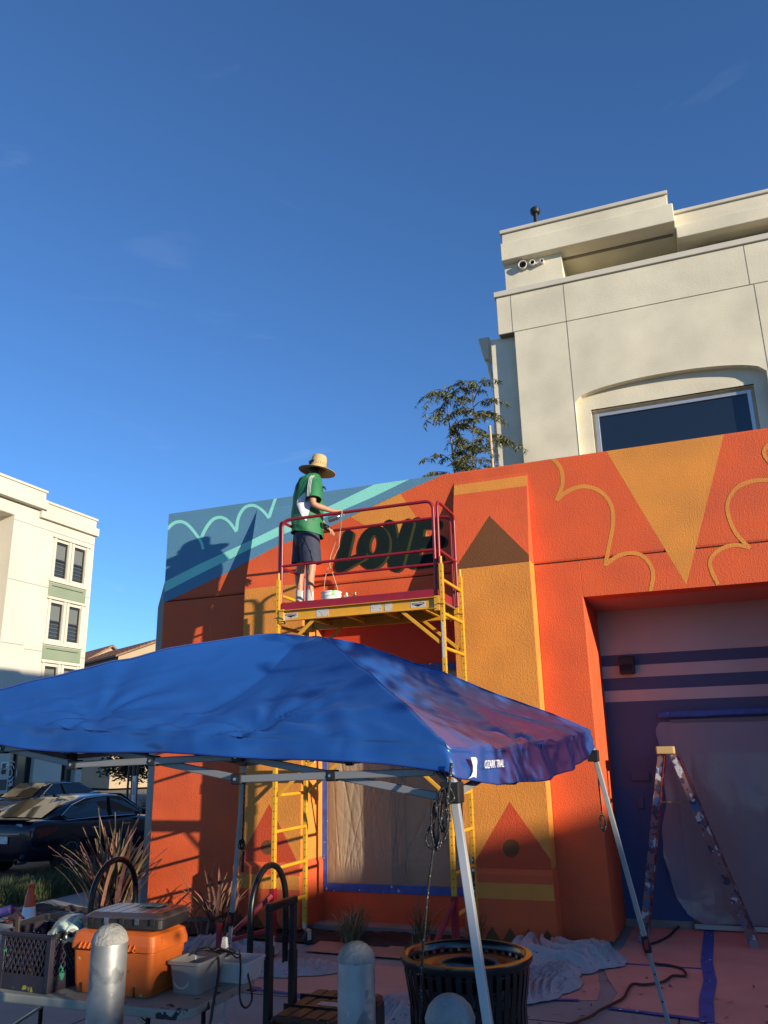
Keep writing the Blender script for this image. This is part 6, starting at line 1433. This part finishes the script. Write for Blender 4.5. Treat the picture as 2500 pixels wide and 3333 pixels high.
# ------------------------------------------------------------------ cars
def car(c, head, col, lab, seed, wheelspin=0):
    """local frame: x forward, y left, z up; sedan 4.8 x 1.84 x 1.44"""
    t = thing('parked_car', lab, 'car', c, 'cars parked along the street'); R_ = Matrix.Translation(c) @ Matrix.Rotation(head, 4, 'Z')
    paint_ = mat('car_paint_%d' % seed, col, 0.22, 0.0, coat=0.6, spec=0.35)
    glass = mat('car_glass', (0.010, 0.011, 0.012), 0.03, spec=0.9); chrome = mat('car_chrome', (0.55, 0.55, 0.55), 0.12, 1.0)
    # stations: x, zsill, zbelt(shoulder), half-width belt, half-width sill
    S = [(-2.40, 0.42, 0.84, 0.66, 0.62), (-2.33, 0.32, 0.98, 0.78, 0.74), (-2.15, 0.25, 1.035, 0.86, 0.83), (-1.75, 0.22, 1.02, 0.90, 0.88), (-1.2, 0.20, 0.985, 0.915, 0.90), (-0.5, 0.20, 0.955, 0.92, 0.905), (0.3, 0.20, 0.935, 0.92, 0.905), (0.95, 0.20, 0.92, 0.915, 0.90), (1.5, 0.22, 0.87, 0.90, 0.88), (2.0, 0.24, 0.79, 0.86, 0.84), (2.3, 0.28, 0.70, 0.74, 0.74), (2.42, 0.36, 0.60, 0.58, 0.6)]
    def sec(x, zs, zb, wb, ws):
        h = zb-zs; half = [(ws*0.94, zs), (ws, zs+0.10*h), (wb*1.0+0.012, zs+0.45*h), (wb+0.006, zs+0.72*h), (wb*0.985, zs+0.93*h), (wb*0.93, zb), (wb*0.5, zb+0.025), (0, zb+0.035)]
        return [V((x, -y, z)) for y, z in half]+[V((x, y, z)) for y, z in half[-2::-1]]
    body = MB().loft([sec(*s_) for s_ in S]).xf(R_).build('body', paint_, t, smooth=True, sub=1, auto=None)
    # greenhouse: base outline -> roof outline
    gx = [(-2.02, 1.03, 0.70), (-1.15, 1.375, 0.60), (-0.45, 1.44, 0.61), (0.15, 1.435, 0.61), (0.45, 1.40, 0.60), (1.22, 0.945, 0.72)]
    def gsec(x, z, w, inset=0):
        i = x; zb = 0.99-0.03*(x+1.2); wb = 0.86
        zb = min(zb, z)
        k = (z-zb)
        half = [(wb-0.015*abs(x), zb-0.05), (wb-0.02*abs(x)-0.02, zb+0.02), (w+0.06, z-0.055) if k > 0.1 else (wb-0.05, z-0.005), (w, z-0.012), (w*0.5, z), (0, z+0.006)]
        return [V((x, -y, zz)) for y, zz in half]+[V((x, y, zz)) for y, zz in half[-2::-1]]
    roof = MB().loft([gsec(*g_) for g_ in gx]).xf(R_).build('roof', paint_, t, smooth=True, sub=1)
    # side glass as proud panes
    def side(pts, nm, m_, off, th=0.008, y=None):
        for s_ in (-1, 1):
            P = []
            for x, k in pts:     # k: 0 belt .. 1 roof edge
                zb = 1.0-0.035*(x+1.2); yb = 0.845
                zt2 = 1.375 if -0.9 < x < 0.3 else (1.34 if x <= -0.9 else 1.31)
                P.append(V((x, s_*(yb+(0.665-yb)*k+off), zb+0.01+(zt2-zb)*k)))
            MB().prism(P, (0, -s_*th, 0)).xf(R_).build(nm, m_, t)
    side([(-1.50, 0.0), (-1.62, 0.25), (-1.28, 0.72), (-0.85, 0.96), (-0.3, 1.0), (0.25, 0.96), (0.55, 0.72), (1.02, 0.06), (0.98, 0.0)], 'side_window', glass, 0.022)
    for s_ in (-1, 1):
        MB().bar((-0.20, s_*(0.87), 1.0), (-0.12, s_*(0.70), 1.36), 0.07, 0.012, up=(1, 0, 0)).xf(R_).build('door_pillar', m_blackpl, t)
        MB().pipe([(-1.52, s_*0.870, 0.99), (-0.5, s_*0.872, 0.985), (1.0, s_*0.862, 0.945)], 0.010, 6).xf(R_).build('belt_trim', chrome, t)
        MB().pipe([(-1.52, s_*0.870, 0.99), (-1.66, s_*0.835, 1.08), (-1.30, s_*0.745, 1.26), (-0.85, s_*0.70, 1.37), (-0.2, s_*0.69, 1.395), (0.3, s_*0.70, 1.36), (1.0, s_*0.862, 0.95)], 0.009, 6).xf(R_).build('window_trim', chrome, t)
        for x in (-0.75, 0.28): MB().bar((x-0.10, s_*0.945, 0.80), (x+0.10, s_*0.942, 0.80), 0.022, 0.026).xf(R_).build('door_handle', chrome, t, bevel=0.004)
        mo = MB().box(0.80, 0.98, s_*0.90, s_*1.06, 0.95, 1.08).xf(R_).build('mirror', paint_, t, bevel=0.03)
        tl_ = MB().loft([[V((x, s_*y, z)) for y, z in ((w0, za), (w1, za), (w1, zb_), (w0, zb_))] for x, w0, w1, za, zb_ in ((-2.375, 0.30, 0.60, 0.74, 0.84), (-2.345, 0.30, 0.74, 0.73, 0.86), (-2.22, 0.70, 0.835, 0.72, 0.88), (-1.98, 0.86, 0.888, 0.76, 0.90), (-1.80, 0.885, 0.90, 0.82, 0.88))]).xf(R_).build('tail_light', mat('tail_red', (0.12, 0.006, 0.008), 0.08, coat=1.0), t, smooth=True, auto=40)
        MB().loft([[V((x, s_*y, z)) for y, z in ((w0, za), (w1, za), (w1, zb_), (w0, zb_))] for x, w0, w1, za, zb_ in ((2.36, 0.45, 0.62, 0.58, 0.66), (2.22, 0.50, 0.78, 0.58, 0.72), (1.95, 0.80, 0.865, 0.62, 0.76))]).xf(R_).build('headlight', mat('lamp_clear', (0.5, 0.5, 0.5), 0.08), t)
        for x in (-1.42, 1.42):
            MB().pipe([(x, s_*0.80, 0.33), (x, s_*0.921, 0.33)], 0.375, 28).xf(R_).build('wheel_arch', m_blackpl, t)
            wh = MB().pipe([(x, s_*0.70, 0.33), (x, s_*0.925, 0.33)], 0.33, 32).xf(R_).build('wheel', mat('tyre', (0.015, 0.015, 0.015), 0.8), t, bevel=0.02)
            rm = MB()
            for k in range(10):
                a = 2*pi*k/10; rm.bar((x+0.04*cos(a), s_*0.926, 0.33+0.04*sin(a)), (x+0.235*cos(a+0.12), s_*0.93, 0.33+0.235*sin(a+0.12)), 0.020, 0.016, up=(0, 1, 0))
            rm.pipe([(x+0.24*cos(2*pi*k/28), s_*0.928, 0.33+0.24*sin(2*pi*k/28)) for k in range(28)], 0.010, 6, closed=True)
            rm.pipe([(x, s_*0.92, 0.33), (x, s_*0.936, 0.33)], 0.05, 14)
            rm.xf(R_).build('rim', mat('alloy', (0.22, 0.22, 0.23), 0.3, 0.9), wh)
    # rear window and windscreen
    MB().add([R_ @ V(p) for p in ((-1.97, -0.62, 1.062), (-1.97, 0.62, 1.062), (-1.22, 0.55, 1.372), (-1.22, -0.55, 1.372), (-1.60, 0.0, 1.228), (-1.97, 0, 1.075), (-1.22, 0, 1.388))], [(0, 5, 4), (0, 4, 3), (3, 4, 6), (5, 1, 4), (1, 2, 4), (2, 6, 4)]).build('rear_window', glass, t, solid=0.004)
    MB().add([R_ @ V(p) for p in ((1.20, -0.68, 0.985), (1.20, 0.68, 0.985), (0.48, 0.57, 1.408), (0.48, -0.57, 1.408), (0.86, 0, 1.205), (1.22, 0, 1.0), (0.47, 0, 1.422))], [(0, 5, 4), (0, 4, 3), (3, 4, 6), (5, 1, 4), (1, 2, 4), (2, 6, 4)]).build('windscreen', glass, t, solid=0.004)
    MB().loft([[V((-2.36+0.02*abs(y), y, 1.035)), V((-2.20, y, 1.05)), V((-2.20, y, 1.065)), V((-2.38+0.02*abs(y), y, 1.06))] for y in (-0.66, -0.3, 0, 0.3, 0.66)]).xf(R_).build('boot_spoiler', m_blackpl, t)
    MB().box(-2.425, -2.405, -0.26, 0.26, 0.62, 0.75).xf(R_).build('number_plate', mat('plate_white', (0.6, 0.6, 0.6), 0.5, spots=[(30, 0.6, (0.05, 0.08, 0.3))]), t, bevel=0.004)
    MB().bar((-2.41, -0.55, 0.80), (-2.41, 0.55, 0.80), 0.03, 0.02).xf(R_).build('boot_trim', chrome, t)
    MB().loft([[V((-1.02, 0, 1.40)), V((-0.93, -0.02, 1.40)), V((-0.80, 0, 1.40)), V((-0.93, 0.02, 1.40))], [V((-1.06, 0, 1.475)), V((-1.04, -0.008, 1.47)), V((-1.0, 0, 1.46)), V((-1.04, 0.008, 1.47))]]).xf(R_).build('roof_antenna', m_blackpl, t)
    for s_ in (-1, 1): MB().pipe([(-2.45, s_*0.55, 0.30), (-2.2, s_*0.55, 0.30)], 0.05, 14, caps=False).xf(R_).build('exhaust_tip', chrome, t, solid=0.006)
    return t, R_
rw = pZ(229, 2776, 0.24)
c1x = rw.x-0.93; c1y = rw.y+1.42
ct, RC = car(V((c1x, c1y, -0.13)), pi/2, (0.004, 0.006, 0.018), 'dark navy sedan seen from behind, nearest parked car on the left', 1)
text_mesh('Q50s', 'model_badge', mat('car_chrome', (0.55, 0.55, 0.55), 0.12, 1.0), ct, RC @ frame_mat((-2.352, -0.36, 0.925), (0, -1, 0), (0.25, 0, 1)), 0.075, 0.002, 0.2)
car(V((-22.4, 24.0, -0.13)), -pi/2, (0.030, 0.010, 0.013), 'maroon sedan facing the camera side, parked beyond the navy sedan', 2)
car(V((-22.4, 40.0, -0.13)), -pi/2, (0.016, 0.007, 0.009), 'dark maroon car in the distance past the white sign post', 3)
# roadside posts and shrubs between street and wall
for (u, y, zt_, r, m_, nm, lab, cat) in ((418, 22, 2.6, 0.035, mat('lamp_post_black', (0.02, 0.02, 0.02), 0.5), 'tree_stake', 'thin dark stake left of the young street tree', 'stake'), (447, 22.4, 2.6, 0.035, mat('lamp_post_black', (0.02, 0.02, 0.02), 0.5), 'tree_stake', 'thin dark stake right of the young street tree', 'stake'), (433, 22.2, 3.2, 0.045, mat('bark_grey', (0.10, 0.085, 0.07), 0.9), 'street_tree_trunk', 'slender young street tree held between two dark stakes', 'tree')):
    x = pY(u, 2520, y).x
    if nm == 'street_tree_trunk':
        sp = thing('young_street_tree', lab, 'tree', (x, y, 0)); MB().tube((x, y, -0.1), (x+0.02, y, zt_), r, 8).build('trunk', m_, sp, smooth=True, auto=50)
        rq = random.Random(4); lq = MB()
        for k in range(500):
            c_ = V((x+0.4*rq.gauss(0, 1), y+0.4*rq.gauss(0, 1), zt_+0.3+0.35*rq.gauss(0, 1))); d = V((rq.gauss(0, 1), rq.gauss(0, 1), rq.gauss(0, 1))).normalized(); e = d.cross(V((0.3, 0.2, 1))).normalized()
            lq.add([c_, c_+d*0.06+e*0.025, c_+d*0.12, c_+d*0.06-e*0.025], [(0, 1, 2, 3)])
        tag(lq.build('crown', m_lf, sp), kind='stuff'); continue
    tag(MB().tube((x, y, -0.1), (x+0.02, y, zt_), r, 8).build(nm, m_, None, smooth=True, auto=50), lab, cat)
xg = pY(452, 2540, 17).x
sg = thing('sign_post', 'white marker post standing by the street tree', 'post', (xg-0.12, 17, 0)); 
MB().box(xg-0.17, xg-0.07, 16.97, 17.03, -0.1, 1.62).build('post', m_white, sg, bevel=0.01); MB().box(xg-0.145, xg-0.095, 16.955, 16.97, 1.2, 1.5).build('reflector', mat('reflector_grey', (0.4, 0.4, 0.4), 0.3), sg)
for k, (u, y, s_) in enumerate(((400, 24, 0.9), (465, 19, 1.0), (480, 26, 1.1))):
    x = pY(u, 2560, y).x; tuft((x, y, 0), 260, s_, 40+k, ['grey-green grassy shrub left of the white marker post', 'dark grassy shrub right of the white marker post', 'farthest grassy shrub by the street behind the wall end'][k], 0.3)
xs_ = pY(437, 2480, 36).x; tree('street_tree', 'dark leafy street tree beyond the white marker post', (xs_, 36, 0), 3, (xs_, 36, 2.0), (1.9, 1.5, 1.35), 3000, 15, mat('leaf_dark', (0.035, 0.045, 0.018), 0.6, var=(6, 0.4)), (0.22, 0.07), 0.6, 40, trunk_r=0.08)
tag(MB().box(-30, -5, 52, 53, -0.2, 2.6).build('boundary_wall', mat('tan_wall', (0.20, 0.15, 0.10), 0.9, var=(0.5, 0.35)), None), 'tan boundary wall across the far end of the street', 'wall')

# ------------------------------------------------------------------ unseen building and tree, added right of the camera to shade the plaza
nb_ = thing('unseen_shade_building', 'unseen cream building added right of the camera to shade the plaza', 'building', (34, -12, 0))
MB().box(30.0, 44, -30, -0.6, 0, 8.6).build('wall', m_cr, nb_); MB().box(29.9, 44.1, -30.1, -0.5, 8.6, 8.72).build('roof', m_cap, nb_)
tree('unseen_shade_tree', 'unseen leafy tree added right of the camera to dapple the canopy', (4.6, 2.3, 0), 4, (4.6, 2.35, 3.55), (1.1, 1.25, 0.95), 2600, 8, m_lf, (0.16, 0.05), 0.5, 40, trunk_r=0.06)  # unseen tree, put here for dappled shade on the canopy

# ------------------------------------------------------------------ litter on the floor paper and paving
r_ = random.Random(91); b = MB()
for k in range(170):
    x, y = r_.uniform(-3.6, 1.0), r_.uniform(4.6, 9.0); a = r_.uniform(0, 6.28); l_, w = r_.uniform(0.012, 0.045), r_.uniform(0.006, 0.02)
    d, n_ = V((cos(a), sin(a), 0)), V((-sin(a), cos(a), 0)); c_ = V((x, y, 0.014))
    b.add([c_-d*l_, c_+n_*w, c_+d*l_+V((0, 0, 0.008)), c_-n_*w+V((0, 0, 0.004))], [(0, 1, 2, 3)])
tag(b.build('leaf_litter', mat('litter_brown', (0.12, 0.085, 0.055), 0.9, var=(9, 0.5)), None), 'dry leaf and paper scraps scattered over paving and floor paper', 'litter', kind='stuff')
